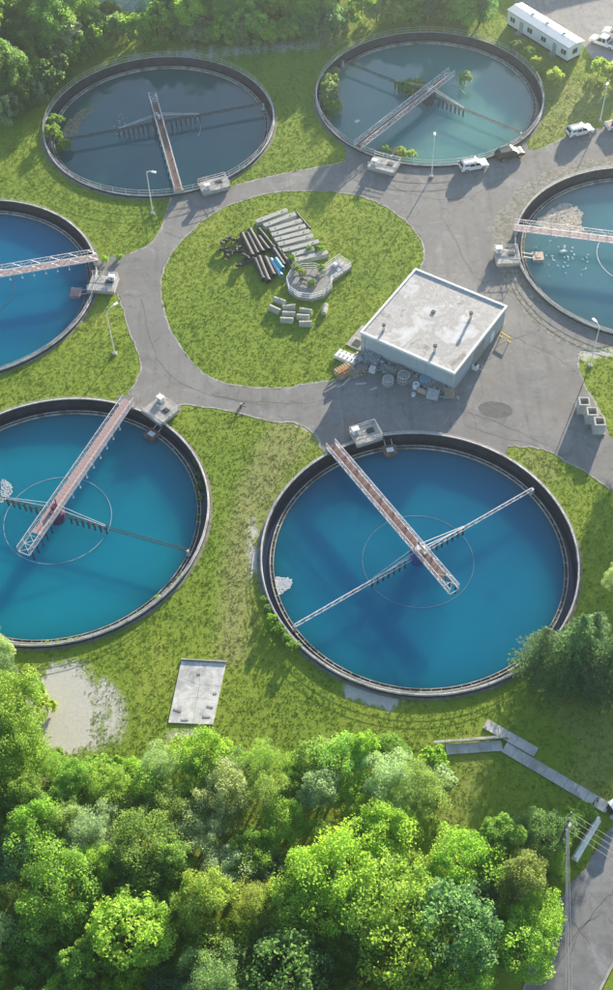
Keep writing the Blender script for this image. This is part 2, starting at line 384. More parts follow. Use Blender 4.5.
def sheet(name, mat, z, loops, keep, pts=None, attrs=None):
    V = []; Ed = []
    for L in loops:
        o = len(V); V += [Vector((p[0], p[1])) for p in L]; Ed += [(o + i, o + (i + 1) % len(L)) for i in range(len(L))]
    if pts is not None: V += [Vector((p[0], p[1])) for p in pts]
    r = delaunay_2d_cdt(V, Ed, [], 0, 1e-4)
    vs = np.array([(v.x, v.y) for v in r[0]]); fs = np.array([f for f in r[2]])
    cen = vs[fs].mean(1); ok = keep(cen); fs = fs[ok]
    used = np.unique(fs); re = np.full(len(vs), -1); re[used] = np.arange(len(used)); vs = vs[used]; fs = re[fs]
    a, b, c = vs[fs[:, 0]], vs[fs[:, 1]], vs[fs[:, 2]]
    fl = ((b[:, 0] - a[:, 0]) * (c[:, 1] - a[:, 1]) - (b[:, 1] - a[:, 1]) * (c[:, 0] - a[:, 0])) < 0
    fs[fl] = fs[fl][:, ::-1]
    me = bpy.data.meshes.new(name); me.from_pydata([(x, y, z) for x, y in vs], [], [tuple(int(i) for i in f) for f in fs])
    for an, fn in (attrs or {}).items():
        at_ = me.attributes.new(an, 'FLOAT', 'POINT'); at_.data.foreach_set('value', fn(vs).astype(np.float32))
    return struct(link(name, me, mat))
WALLC = {k: circle(c.x, c.y, R - .15, 128) for k, c in TC.items()}
def in_tank(P, extra=0.0):
    r = np.zeros(len(P), bool)
    for c in TC.values(): r |= np.hypot(P[:, 0] - c.x, P[:, 1] - c.y) < R - .15 + extra
    return r
def dry_fn(P):
    d = np.zeros(len(P))
    for L, wd in zip(PATHS, (3.4, 3.0)): d = np.maximum(d, np.clip(1.15 - dist_line(P, L) / wd, 0, 1))
    for L, wd, s in ((poly([(560, 90), (590, 100), (560, 125), (540, 130)]), 7, .75), (poly([(530, 455), (548, 470)]), 3, .7), (poly([(600, 640), (610, 720), (590, 790)]), 4, .6),
                     (poly([(265, 520), (262, 580)]), 1.6, .6), (poly([(100, 262), (130, 258)]), 2, .9), (poly([(475, 745), (470, 780), (455, 820)]), 3, .5), (poly([(560, 700), (590, 740)]), 4, .5)):
        d = np.maximum(d, s * np.clip(1.2 - dist_line(P, L) / wd, 0, 1))
    return d
def soil_fn(P):
    d = np.zeros(len(P)); Q = FRONT_SOIL
    ed = dist_line(P, np.vstack([Q, Q[:1]])); ins = inside(P, Q)
    d = np.where(ins, .5 + np.clip(ed / 2.5, 0, .6), .5 - np.clip(ed / 5, 0, .5) * 1.0)
    d = np.where(d < .02, 0, d)
    for L, wd, s in ((poly([(350, 690), (390, 702)]), 1.5, .95), (poly([(585, 355), (613, 352)]), 1.5, .85), (poly([(255, 520), (256, 575)]), .9, .8), (poly([(100, 690), (115, 700), (112, 730)]), 2.5, .62), (poly([(170, 735), (200, 732)]), 1.2, .6),
                     (poly([(140, 60), (330, 40)]), 4, .5), (poly([(300, 425), (335, 450)]), .8, .7)):
        d = np.maximum(d, s * np.clip(1.25 - dist_line(P, L) / wd, 0, 1))
    return d
gx, gy = np.meshgrid(np.arange(-75, 78, 1.3), np.arange(26, 262, 1.3)); GP = np.stack([gx.ravel(), gy.ravel()], 1) + RNG.uniform(-.35, .35, (gx.size, 2))
GP = GP[~in_tank(GP, .25)]
OUT = np.array([(-560, -300), (560, -300), (560, 860), (-560, 860)], float)
sheet('ground', 'ground', 0.0, [OUT] + list(WALLC.values()), lambda P: ~in_tank(P), GP, dict(dry=dry_fn, soil=soil_fn))
sheet('road', 'asphalt', .03, [ROAD, ISL] + list(WALLC.values()), lambda P: inside(P, ROAD) & ~inside(P, ISL) & ~in_tank(P))
sheet('street', 'asphalt_road', .028, [STREET], lambda P: inside(P, STREET))
sheet('car_park', 'asphalt_lot', .026, [LOT], lambda P: inside(P, LOT) )
# river beyond the wood, glimpsed in a gap between the trees
RIV = smooth(poly([(60, -40), (100, 2), (125, 11), (150, 12), (172, 4), (230, -20), (260, -60)]), 3)
sheet('river', WATER['C'], .02, [RIV], lambda P: inside(P, RIV))
# tar patch and cracks in the yard
PAT = smooth(poly([(479, 406), (488, 402), (503, 403), (512, 409), (510, 416), (495, 418), (482, 414)]), 4, .05)
sheet('tar_patch', 'tar', .036, [PAT], lambda P: inside(P, PAT))
def ribbon(m, L, wd, z):
    L = smooth(poly(L), 5, .09, closed=False); k = len(L); V = []
    for i in range(k):
        d = L[min(i + 1, k - 1)] - L[max(i - 1, 0)]; d = d / np.linalg.norm(d); n = np.array([-d[1], d[0]]) * wd * RNG.uniform(.5, 1.1) / 2
        V += [(*(L[i] - n), z), (*(L[i] + n), z)]
    m.add(V, [(2 * i, 2 * i + 2, 2 * i + 3, 2 * i + 1) for i in range(k - 1)])
m = MB()
for L in ([(513, 292), (525, 302), (545, 325), (562, 342)], [(508, 334), (530, 345), (560, 360), (578, 374)], [(465, 425), (500, 437), (540, 447)], [(468, 412), (510, 428), (550, 447)], [(440, 215), (455, 240), (470, 270), (485, 285)],
          [(165, 232), (185, 238), (205, 222)], [(142, 300), (150, 340), (165, 370), (200, 392), (260, 405)], [(212, 395), (250, 401), (300, 404), (330, 398)], [(470, 200), (490, 185), (520, 172)], [(540, 330), (500, 345), (488, 360)], [(380, 175), (400, 190), (440, 200), (470, 196)]):
    ribbon(m, L, .13, .036)
struct(m.build('road_crack', 'crack'))
m = MB()
for L in ([(545, 985), (570, 945), (600, 905), (613, 892)], [(570, 960), (580, 930), (600, 915)], [(556, 915), (575, 925), (590, 945)]): ribbon(m, L, .10, .034)
struct(m.build('street_crack', 'crack'))
m = MB()
ribbon(m, isl + isl[:1], .32, .033)
ribbon(m, [(176, 413), (180, 405), (200, 406), (234, 412), (268, 421), (299, 424), (316, 436), (321, 448)], .32, .033)
ribbon(m, [(171, 198), (168, 208), (164, 222), (157, 236), (147, 246), (130, 254)], .3, .033)
ribbon(m, [(117, 294), (123, 308), (127, 325), (134, 342), (141, 362), (139, 376), (128, 394)], .3, .033)
ribbon(m, [(346, 161), (330, 165), (303, 170), (268, 177), (236, 185)], .35, .033)
ribbon(m, [(613, 125), (592, 130), (574, 134), (556, 142), (540, 149)], .35, .033)
ribbon(m, [(508, 446), (530, 447), (550, 451), (564, 460), (584, 471), (608, 488)], .3, .033)
ribbon(m, [(607, 428), (598, 408), (586, 388), (580, 372), (578, 354)], .3, .033)
struct(m.build('road_edge', 'edge'))
BED = smooth(poly([(512, 300), (500, 280), (497, 262), (490, 240), (496, 216), (510, 196), (530, 180), (556, 167), (590, 158), (640, 155), (640, 200), (560, 240), (530, 300), (560, 335), (590, 347), (600, 352), (575, 348), (540, 330)]), 3, .25)
sheet('gravel_bed', 'bed', .035, [BED] + [circle(TC['F'].x, TC['F'].y, R + .42, 128)], lambda P: inside(P, BED) & (np.hypot(P[:, 0] - TC['F'].x, P[:, 1] - TC['F'].y) > R + .42))
# street kerb and its far kerb
def kerb(name, pts, wd=.25, h=.14):
    L = smooth(poly(pts), 4, 0, closed=False); m = MB()
    for a, b in zip(L[:-1], L[1:]): m.bar((a[0], a[1], h / 2), (b[0], b[1], h / 2), wd, h)
    return struct(m.build(name, 'concrete'))
kerb('kerb', [(516, 1010), (526, 982), (532, 957), (541, 935), (550, 914), (560, 898)])
kerb('kerb', [(590, 1012), (601, 988), (614, 962), (640, 912)])
exec_later = []

# ------------------------------------------------------------------ settling tanks
TANKL = dict(A='round blue settling tank at lower right, beside the white-roofed building', B='round turquoise settling tank cut off by the left edge, below the ring road',
             C='round slate blue tank at upper left under the dark trees', D='round grey green tank at the top, beside the parked cars',
             E='round deep blue tank cut off at middle left', F='round grey tank at the right edge with a pale scum mat')
TN = dict(A='the lower right blue tank', B='the lower left turquoise tank', C='the upper left slate tank', D='the top tank by the parked cars', E='the middle left deep blue tank', F='the right edge tank')
WZ = -1.18
def ray(c, a, r, z=0.0): return Vector((c.x + r * math.cos(a), c.y + r * math.sin(a), z))
def tank(k, railh):
    c = TC[k]; t = thing('settling_tank', TANKL[k], 'tank', (c.x, c.y, 0), 0, 'round settling tanks')
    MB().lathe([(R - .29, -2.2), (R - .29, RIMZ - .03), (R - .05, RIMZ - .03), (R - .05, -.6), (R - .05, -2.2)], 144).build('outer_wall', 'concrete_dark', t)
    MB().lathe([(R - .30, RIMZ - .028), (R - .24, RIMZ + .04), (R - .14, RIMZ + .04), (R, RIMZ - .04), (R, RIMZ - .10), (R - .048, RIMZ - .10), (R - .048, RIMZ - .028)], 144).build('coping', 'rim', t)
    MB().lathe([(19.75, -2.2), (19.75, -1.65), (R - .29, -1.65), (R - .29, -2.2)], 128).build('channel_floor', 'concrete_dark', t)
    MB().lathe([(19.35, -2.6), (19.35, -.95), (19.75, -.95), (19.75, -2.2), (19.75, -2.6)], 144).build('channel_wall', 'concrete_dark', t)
    MB().lathe([(19.62, -.948), (19.62, -.85), (19.76, -.85), (19.76, -.948)], 144).build('weir_edge', 'weir', t)
    m = MB().lathe([(19.22, -1.35), (19.22, -.88), (19.30, -.88), (19.30, -1.35)], 144)
    for i in range(96):
        a = 2 * PI * i / 96; m.bar((19.28 * math.cos(a), 19.28 * math.sin(a), -.91), (19.64 * math.cos(a), 19.64 * math.sin(a), -.91), .06, .05)
    m.build('scum_baffle', 'weir', t)
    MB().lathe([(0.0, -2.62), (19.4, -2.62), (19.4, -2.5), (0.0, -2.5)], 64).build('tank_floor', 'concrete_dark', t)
    if railh:
        m = MB(); n = 56; zt = RIMZ + .05
        for i in range(n):
            a = 2 * PI * i / n; x, y = (R - .2) * math.cos(a), (R - .2) * math.sin(a)
            m.bar((x, y, zt), (x, y, zt + railh), .05)
        for z in (zt + railh, zt + railh * .5): m.lathe([(R - .205, z - .02), (R - .205, z + .02), (R - .165, z + .02), (R - .165, z - .02)], 112)
        m.build('guard_rail', 'galv', t)
    # outer apron of gravelly concrete, a step proud of the lawn
    o = MB().lathe([(R + .01, .002), (R + .01, .06), (R + .40, .05), (R + .40, .002)], 128).build('apron', 'apron', t)
    wm = MB().lathe([(19.3, WZ), (10, WZ), (.01, WZ)], 96, closed=False)
    wo = wm.build('water', WATER[k]); wo.location = (c.x, c.y, 0); struct(wo)
    if wo.data.polygons[0].normal.z < 0: wo.data.flip_normals()
    cw = MB().lathe([(R - .30, -1.12), (19.76, -1.12)], 128, closed=False).build('channel_water', CHANNEL); cw.location = (c.x, c.y, 0); struct(cw)
    if cw.data.polygons[0].normal.z < 0: cw.data.flip_normals()
for k in 'ABCDEF': tank(k, dict(A=.45, B=.45, C=1.0, D=1.0, E=.5, F=.5)[k])

def bridge(k, ang, rend, deckmat, side, wide=1.3, zd=1.25, hs=1.05, lattice=2.2):
    c = TC[k]; ux, uy = math.cos(ang), math.sin(ang)
    t = thing('walkway_bridge', 'walkway bridge with %s deck over %s' % (('brown' if deckmat != 'deck_pink' else 'faded pinkish'), TN[k]), 'bridge', (c.x, c.y, 0), ang, 'walkway bridges of the tanks')
    x0, x1 = R + .35, -rend          # local x along the bridge: rim end to far end
    n = int((x0 - x1) / 1.45); step = (x0 - x1) / n
    # deck boards
    me = None; nb = int((x0 - x1 - lattice) / .72)
    for i in range(nb):
        if me is None:
            bm_ = MB().box((0, 0, 0), (.69, wide - .12, .06)); b0 = bm_.build('deck_plate', deckmat, t); b0.location = (x0 - .36, 0, zd + .06); me = b0
        else:
            b1 = b0.copy(); COL.objects.link(b1); b1.parent = t; b1.location = (x0 - .36 - i * .72, 0, zd + .06 + random.uniform(-.006, .006))
    for s in (-1, 1):
        y = s * wide / 2; m = MB()
        m.bar((x0, y, zd), (x1, y, zd), .12, .2); m.bar((x0, y, zd + hs), (x1, y, zd + hs), .09, .09); m.bar((x0, y, zd + hs * .55), (x1, y, zd + hs * .55), .05)
        for i in range(n + 1):
            x = x0 - i * step; m.bar((x, y, zd), (x, y, zd + hs), .07)
            if i < n and (i + s) % 2: m.bar((x, y, zd + .05), (x - step, y, zd + hs), .055)
            elif i < n: m.bar((x, y, zd + hs), (x - step, y, zd + .05), .055)
        m.build('side_truss', 'galv', t)
    m = MB()
    for i in range(n + 1):
        x = x0 - i * step; m.bar((x, -wide / 2, zd - .06), (x, wide / 2, zd - .06), .08, .1)
        if x < x1 + lattice + 1 and i < n: m.bar((x, -wide / 2, zd - .05), (x - step, wide / 2, zd - .05), .06); m.bar((x, wide / 2, zd + hs), (x - step, -wide / 2, zd + hs), .05)
    m.build('cross_beam', 'galv', t)
    m = MB(); m.box((R - .2, 0, (RIMZ + zd) / 2 + .0), (.7, wide + .5, zd - RIMZ - .22)); m.build('bearing_block', 'rim', t)
    m = MB()
    for i in range(9):
        x = 16.5 - i * 1.9
        if abs(x) < 1.5: continue
        m.bar((x, -wide / 2 - .1, zd - .1), (x, -wide / 2 - .1, zd - .75), .09); m.box((x, -wide / 2 - .12, zd - .82), (.28, .16, .2))
    m.build('hanger', 'galv', t)
    m = MB().lathe([(.0, WZ - .6), (1.0, WZ - .6), (1.0, -.25), (1.25, -.25), (1.25, .75), (.7, 1.0), (.0, 1.0)], 24, closed=False)
    m.build('centre_drum', 'blue_paint' if k == 'A' else ('purple_paint' if k == 'B' else 'dark_steel'), t, smooth=False)
    m = MB(); m.box((.1, .1, zd + .35), (.8, .5, .5)); m.box((-.9, -.2, zd + .3), (.5, .4, .42)); m.bar((.6, 0, zd + .1), (.6, 0, zd + 1.5), .12)
    m.build('drive_motor', 'galv' if k != 'B' else 'purple_paint', t)
    # pickets hanging below the far end
    m = MB().box((0, 0, 0), (.18, .14, 1.85)); p0 = None
    for i in range(5):
        if p0 is None: p0 = m.build('picket', 'dark_steel', t); q = p0
        else: q = p0.copy(); COL.objects.link(q); q.parent = t
        q.location = (-2.6 - i * (rend - 3.2) / 4, -wide / 2, .30)
    m = MB().bar((-1.5, -wide / 2, zd - .15), (-rend + .2, -wide / 2, zd - .15), .08); m.build('picket_rail', 'dark_steel', t)
    return t
A_ = math.radians
bridge('A', A_(120.9), 7.7, 'deck', 'white lattice sides', 1.45)
bridge('B', A_(65.4), 7.9, 'deck_pink', 'galvanised lattice sides', 1.7, lattice=3.0)
bridge('C', A_(-77.9), 7.0, 'deck_dark', 'white handrails', 1.25, hs=.95)
bridge('D', A_(-131.0), 7.0, 'deck', 'white lattice sides', 1.4)
bridge('E', A_(12.2), 7.5, 'deck_pink', 'white lattice railings', 1.5, hs=1.15)
bridge('F', A_(166.0), 7.5, 'deck_pink', 'pale lattice sides', 1.5, hs=1.15)

def arm(k, ang, mat, r0=-19.5, r1=19.5, n_pick=7):
    c = TC[k]
    t = thing('scraper_arm', '%s scraper arm with hanging pickets across %s' % ('dark' if mat == 'dark_steel' else 'thin pale', TN[k]), 'scraper', (c.x, c.y, 0), ang, 'scraper arms of the tanks')
    z = .25; m = MB()
    for y in (-.22, .22): m.bar((r0, y, z), (r1, y, z), .08)
    m.bar((r0, 0, z + .35), (r1, 0, z + .35), .07); n = 30
    for i in range(n):
        xa = r0 + (r1 - r0) * i / n; xb = r0 + (r1 - r0) * (i + 1) / n
        m.bar((xa, -.22, z), (xb, .22, z), .04); m.bar((xa, .22, z), (xb, 0, z + .35), .04); m.bar((xa, 0, z + .35), (xa, -.22, z), .04)
    m.build('arm_truss', mat, t)
    pm = MB().box((0, 0, 0), (.22, .16, 2.2)); p0 = None
    for s in (-1, 1):
        for i in range(n_pick):
            if p0 is None: p0 = pm.build('picket', 'dark_steel', t); q = p0
            else: q = p0.copy(); COL.objects.link(q); q.parent = t
            q.location = (s * (2.2 + i * .88), 0, z - 1.0)
    for s, e in ((-1, r0), (1, r1)):
        MB().box((e, 0, -.35), (.3, .35, 1.2)).box((e + s * .05, 0, -.78), (.6, .2, .22)).build('end_support', 'galv', t)
        m = MB(); m.bar((s * .6, .3, 2.0), (s * 7.5, .1, z + .4), .06); m.bar((s * .6, -.3, 2.0), (s * 7.5, -.1, z + .4), .06); m.build('stay_rod', 'galv', t)
    return t
arm('A', A_(32.0), 'galv'); arm('B', A_(-20.5), 'dark_steel'); arm('C', A_(14.2), 'dark_steel'); arm('D', A_(-38.0), 'dark_steel'); arm('E', A_(100.0), 'dark_steel'); arm('F', A_(76.0), 'dark_steel')
def ring(k, a0=0, a1=360, rr=7.35, mat='galv'):
    c = TC[k]; z = WZ + .13
    o = MB().lathe([(rr, z - .3), (rr, z - .07), (rr + .07, z - .07), (rr + .07, z - .3)], 96, a0=A_(a0), a1=A_(a1)).build('baffle_ring', mat)
    o.location = (c.x, c.y, 0)
    return tag(o, '%s baffle ring at the water surface of %s' % ('thin pale' if a1 - a0 > 359 else 'partly sunken', TN[k]), 'baffle', 'baffle rings of the tanks')
ring('A', mat='ring_grey'); ring('B', mat='weir_pale'); ring('C', -20, 40); ring('D', 20, 62); ring('E', 0, 360, mat='dark_steel'); ring('F', 140, 250)

def platform(k, ctr, rz, sx, sy, cab, box_px, boxmat, boxrz, ztop=.95):
    g = at(*ctr, ztop); c = TC[k]
    t = thing('control_platform', 'raised concrete platform with railing on the rim of %s' % TN[k], 'platform', (g.x, g.y, 0), rz, 'control platforms on the rims')
    MB().box((0, 0, ztop / 2 + .2), (sx, sy, ztop - .4)).box((0, 0, ztop * .25), (sx - .5, sy - .5, ztop * .5)).build('slab', 'concrete', t, .03)
    m = MB(); zr = ztop + .85; E_ = [(-sx / 2 + .08, -sy / 2 + .08), (sx / 2 - .08, -sy / 2 + .08), (sx / 2 - .08, sy / 2 - .08), (-sx / 2 + .08, sy / 2 - .08)]
    for i in range(3):
        a, b = E_[i], E_[i + 1]
        for z in (zr, ztop + .42): m.bar((*a, z), (*b, z), .055)
        for j in range(4):
            f = j / 3; x = a[0] + (b[0] - a[0]) * f; y = a[1] + (b[1] - a[1]) * f; m.bar((x, y, ztop), (x, y, zr), .055)
    m.build('railing', 'galv', t)
    cb = MB().box((0, 0, .45), (.95, .7, .9)).build('cabinet', 'white_paint', t, .03); cb.location = (cab[0], cab[1], ztop)
    MB().box((0, -.005, .93), (1.05, .8, .05)).build('lid', 'white_paint', cb)
    MB().box((0, -.36, .45), (.4, .02, .6)).build('door', 'grey_plastic', cb)
    m = MB(); m.box((sx * .2, sy * .12, ztop + .04), (1.1, .9, .06)); m.build('hatch', 'dark_steel', t)
    m = MB(); m.tube([(-sx * .1, 0, ztop), (-sx * .1, 0, ztop + .5), (-sx * .1 + .5, .3, ztop + .55)], .08); m.tube([(-sx * .1, 0, ztop + .5), (-sx * .1, 0, ztop + .75)], .03); m.lathe([(.16, ztop + .73), (.16, ztop + .77), (.12, ztop + .77), (.12, ztop + .73)], 12, (-sx * .1, 0)); m.build('valve', 'galv', t)
    # scum trough hung inside the wall
    b = at(*box_px, -.6); d = Vector((b.x - c.x, b.y - c.y, 0)).normalized(); a = math.atan2(d.y, d.x) + boxrz
    t2 = thing('scum_trough', 'small %s scum trough hung inside the wall of %s' % ({'tan': 'tan', 'deck_dark': 'dark brown', 'dark_steel': 'dark', 'deck_pink': 'pinkish'}[boxmat], TN[k]), 'trough', (b.x, b.y, -.72), a, 'scum troughs of the tanks')
    MB().prism([(-.85, -.95), (.85, -.95), (.85, .95), (-.85, .95)], -.75, -.6).box((-.8, 0, -.25), (.1, 1.9, .7)).box((.8, 0, -.25), (.1, 1.9, .7)).box((0, -.9, -.25), (1.5, .1, .7)).box((0, .9, -.25), (1.5, .1, .7)).build('trough_body', boxmat, t2)
    MB().box((0, 0, .14), (1.8, 2.0, .06)).build('cover', boxmat, t2)
    MB().box((0, 0, .2), (.75, 1.0, .06)).build('white_hatch', 'white_paint' if k in 'AB' else boxmat, t2)
    MB().bar((.8, -.5, .1), (2.5, -.5, .5), .1).build('support_arm', 'galv', t2); MB().bar((.8, .5, .1), (2.5, .5, .5), .1).build('support_arm', 'galv', t2)
    return t
def pdir(a, b, z=1.0):
    d = at(*b, z) - at(*a, z); return math.atan2(d.y, d.x)
platform('A', (366, 434), pdir((350, 438), (378, 429)), 4.0, 3.0, (-1.3, .8), (390, 450), 'deck_dark', 0)
platform('B', (160, 410), pdir((148, 404), (170, 420)), 4.1, 3.8, (-1.2, 1.3), (151.5, 434), 'deck_dark', 0)
platform('C', (214, 184.5), pdir((203, 188), (225, 182)), 5.0, 3.0, (-1.4, -.6), (205, 180), 'dark_steel', 0)
platform('D', (384, 164), pdir((372, 161), (396, 167)), 5.0, 3.4, (-1.5, -.6), (398, 151), 'deck_pink', 0)
platform('E', (103, 283), pdir((90, 281), (116, 283)), 4.4, 3.6, (1.3, .9), (76, 292), 'deck_pink', 0)
platform('F', (507, 256), pdir((496, 257), (518, 256)), 3.8, 3.6, (-1.2, 1.1), (538, 256), 'tan', 0)

# scum, foam, birds
def blob_pts(P, n):
    lo, hi = P.min(0), P.max(0); out = np.zeros((0, 2))
    while len(out) < n:
        q = RNG.uniform(lo, hi, (n, 2)); out = np.vstack([out, q[inside(q, P)]])
    return out[:n]
def mat_stuff(name, P, n, size, z, mat, label, cat, h=.07):
    P = smooth(P, 4, .12); m = MB()
    for x, y in blob_pts(P, n):
        s = random.uniform(.5, 1.3) * size; m.box((x, y, z + h * random.uniform(.1, .5)), (s * random.uniform(.6, 1.6), s, h * random.uniform(.5, 1.4)), random.uniform(0, PI), .7)
    o = m.build(name, mat); o['kind'] = 'stuff'; tag(o, label, cat); return o
mat_stuff('foam', poly([(272, 582), (276, 578), (284, 577), (291, 580), (290, 587), (283, 592), (276, 595), (273, 591)], WZ), 1500, .12, WZ - .02, 'foam', 'white foam patch against the left wall of the lower right blue tank', 'foam')
mat_stuff('scum_mat', poly([(536, 222), (545, 214), (556, 207), (564, 203), (574, 205), (582, 213), (580, 222), (583, 230), (570, 236), (548, 230)], WZ), 3800, .22, WZ - .04, 'gravel', 'pale dried scum mat floating in the right edge tank', 'scum')
mat_stuff('scum_mat', poly([(62, 130), (72, 118), (82, 110), (94, 107), (90, 114), (80, 124), (76, 134), (66, 137)], WZ), 1300, .2, WZ - .04, 'scum_brown', 'brownish debris raft beside the bushes in the upper left slate tank', 'scum')
mat_stuff('scum_mat', poly([(0, 492), (3, 480), (10, 484), (12, 492), (5, 500), (0, 503)], WZ), 420, .13, WZ - .02, 'foam', 'pale scum raft at the left end of the scraper arm in the turquoise tank', 'scum')
mat_stuff('scum_mat', poly([(113, 128), (118, 114), (124, 112), (127, 120), (122, 134), (116, 134)], WZ), 40, .3, WZ - .04, 'gravel', 'small debris raft at the left pickets of the upper left slate tank', 'scum')
g0 = MB(); g0.tube([(-.28, 0, .03), (-.12, 0, .1), (.1, 0, .12), (.24, 0, .08)], [.03, .13, .13, .06], 6); g0.tube([(.2, 0, .1), (.28, 0, .2), (.36, 0, .2)], [.06, .06, .025], 6)
gull = g0.build('gull', 'gull'); ng = 0
gl = [(560 + (RNG.normal() * 18), 255 + RNG.normal() * 14) for _ in range(42)]
for x, y in gl:
    if x > 608 or x < 532 or y < 234: continue
    o = gull if ng == 0 else gull.copy()
    if ng: COL.objects.link(o)
    ng += 1; p = at(x, y, WZ); o.location = (p.x, p.y, WZ); o.rotation_euler = (0, 0, random.uniform(0, 6.28)); s = random.uniform(.5, .9); o.scale = (s, s, s)
    tag(o, 'small white water bird floating on the grey water of the right edge tank', 'bird', 'white birds on the right edge tank')
def floater(px, py, mat, label, s=.9):
    p = at(px, py, WZ); o = MB().box((0, 0, .06), (s, s * .7, .24)).box((.05, 0, .22), (s * .6, s * .45, .1)).build('float', mat); o.location = (p.x, p.y, WZ); o.rotation_euler = (0, 0, .5); tag(o, label, 'float')
floater(563, 252, 'foam', 'white float drifting below the bridge of the right edge tank', 1.0)
floater(357, 122, 'white_paint', 'white float on the water of the top tank left of its bridge', .9)

# ------------------------------------------------------------------ white-roofed building
BH = 4.0
bc = [at(361, 332, BH), at(454, 373, BH), at(507, 308, BH), at(418, 268, BH)]
b_o = bc[0]; bx_ = (bc[1] - bc[0]); bl = 15.8; bw = 16.3; ba = math.atan2(bx_.y, bx_.x)
t = thing('pump_building', 'flat white-roofed building with pale ribbed walls tinted blue for shade', 'building', (b_o.x, b_o.y, 0), ba)
MB().box((bl / 2, bw / 2, (BH - .3) / 2), (bl, bw, BH - .3)).build('wall', 'siding', t)
MB().box((bl / 2, bw / 2, BH - .2), (bl + .02, bw + .02, .2)).build('roof', 'roof', t)
m = MB()
for c, d in (((bl / 2, .02, BH - .1), (bl + .3, .34, .36)), ((bl / 2, bw - .02, BH - .1), (bl + .3, .34, .36)), ((.02, bw / 2, BH - .1), (.34, bw - .38, .357)), ((bl - .02, bw / 2, BH - .1), (.34, bw - .38, .357))): m.box(c, d)
m.build('coping', 'white_paint', t, .02)
rib = MB().box((0, 0, 0), (.10, .06, BH - .5)); r0 = None
for i in range(44):
    if r0 is None: r0 = rib.build('wall_rib', 'siding', t); q = r0
    else: q = r0.copy(); COL.objects.link(q); q.parent = t
    q.location = (.2 + i * .358, -.03, BH / 2 - .1)
for i in range(44):
    y = .2 + i * .365
    if 6.0 < y < 9.6: continue
    q = r0.copy(); COL.objects.link(q); q.parent = t; q.rotation_euler = (0, 0, PI / 2); q.location = (bl + .03, y, BH / 2 - .1)
f = MB().box((0, 0, 1.5), (.14, 3.3, 3.0)).build('roller_door', 'grey_plastic', t); f.location = (bl + .02, 7.8, 0)
for i in range(8): MB().box((.08, 0, .25 + i * .36), (.05, 3.1, .30)).build('door_slat', 'timber_grey', f)
MB().box((0, 0, 1.0), (.1, 1.0, 2.05)).build('door', 'white_paint', t).location = (bl + .04, 12.3, 0)
for x, y, h, r in ((2.6, 2.2, 1.0, .28), (11.2, 2.4, 1.1, .3), (12.4, 11.2, 1.1, .3)):
    p = MB().tube([(0, 0, 0), (0, 0, h)], r * .75, 12).build('roof_vent', 'galv', t); p.location = (x, y, BH - .12)
    MB().tube([(0, 0, h - .05), (0, 0, h + .2)], [r, r], 12).build('vent_cap', 'dark_steel', p)
MB().box((7, 9.5, BH - .02), (.6, .5, .2)).build('roof_hatch', 'dark_steel', t)
for x in (.6, bl - .6): MB().tube([(x, -.12, .05), (x, -.12, BH - .3)], .07, 8).build('downpipe', 'galv', t)
MB().box((bl / 2, -.1, BH - .33), (bl - .2, .16, .14)).build('gutter', 'galv', t)
for i in range(1, 6): MB().box((bl * i / 6, bw / 2, BH - .098), (.07, bw - .4, .02)).build('roof_seam', 'concrete_light', t)
p = at(475, 369); s = thing('wall_unit', 'small white unit standing by the shaded side door of the building', 'unit', (p.x, p.y, 0), ba)
MB().box((0, 0, .45), (.9, .7, .9)).build('unit_body', 'white_paint', s, .04); MB().tube([(0, 0, .9), (0, 0, 1.1)], .25, 12).build('fan', 'dark_steel', s); MB().tube([(.5, .2, .2), (1.0, .2, .2), (1.0, .2, 1.4)], .05).build('duct', 'galv', s)
# concrete strip beside the building
st = thing('side_slab', 'concrete strip with a dark grate along the left wall of the building', 'slab')
SL = [at(*p) for p in ((344, 344), (362.5, 352))] ; ca, sa = math.cos(ba), math.sin(ba)
vy = Vector((-sa, ca, 0)); vx = Vector((ca, sa, 0)); o0 = Vector((b_o.x, b_o.y, 0))
for i in range(6):
    a = o0 - vx * 2.6 + vy * (-.1 + i * 2.45); b = o0 - vx * .05 + vy * (-.1 + i * 2.45)
    if i > 1: a = o0 - vx * 1.5 + vy * (-.1 + i * 2.45)
    MB().prism([a, b, b + vy * 2.41, a + vy * 2.41], -.05, .16 + .012 * (i % 2)).build('slab', 'concrete', st)
gc = o0 - vx * 1.2 + vy * 1.0
g = MB().box((gc.x, gc.y, .2), (1.3, 1.3, .06), ba)
for i in range(6):
    q = gc + vx * (-.5 + i * .2); g.bar(q - vy * .6 + Vector((0, 0, .25)), q + vy * .6 + Vector((0, 0, .25)), .05)
g.build('grate', 'dark_steel', st)
# yellow barrier
p = at(505, 339); s = thing('barrier', 'yellow barrier rail at the back right corner of the building', 'barrier', (p.x, p.y, 0), ba - .2)
MB().bar((-.9, 0, .8), (.9, 0, .8), .16).build('rail', 'yellow', s)
for x in (-.8, .8): MB().box((x, 0, .38), (.1, .1, .74)).box((x, 0, .03), (.5, .3, .06)).build('post', 'yellow', s)

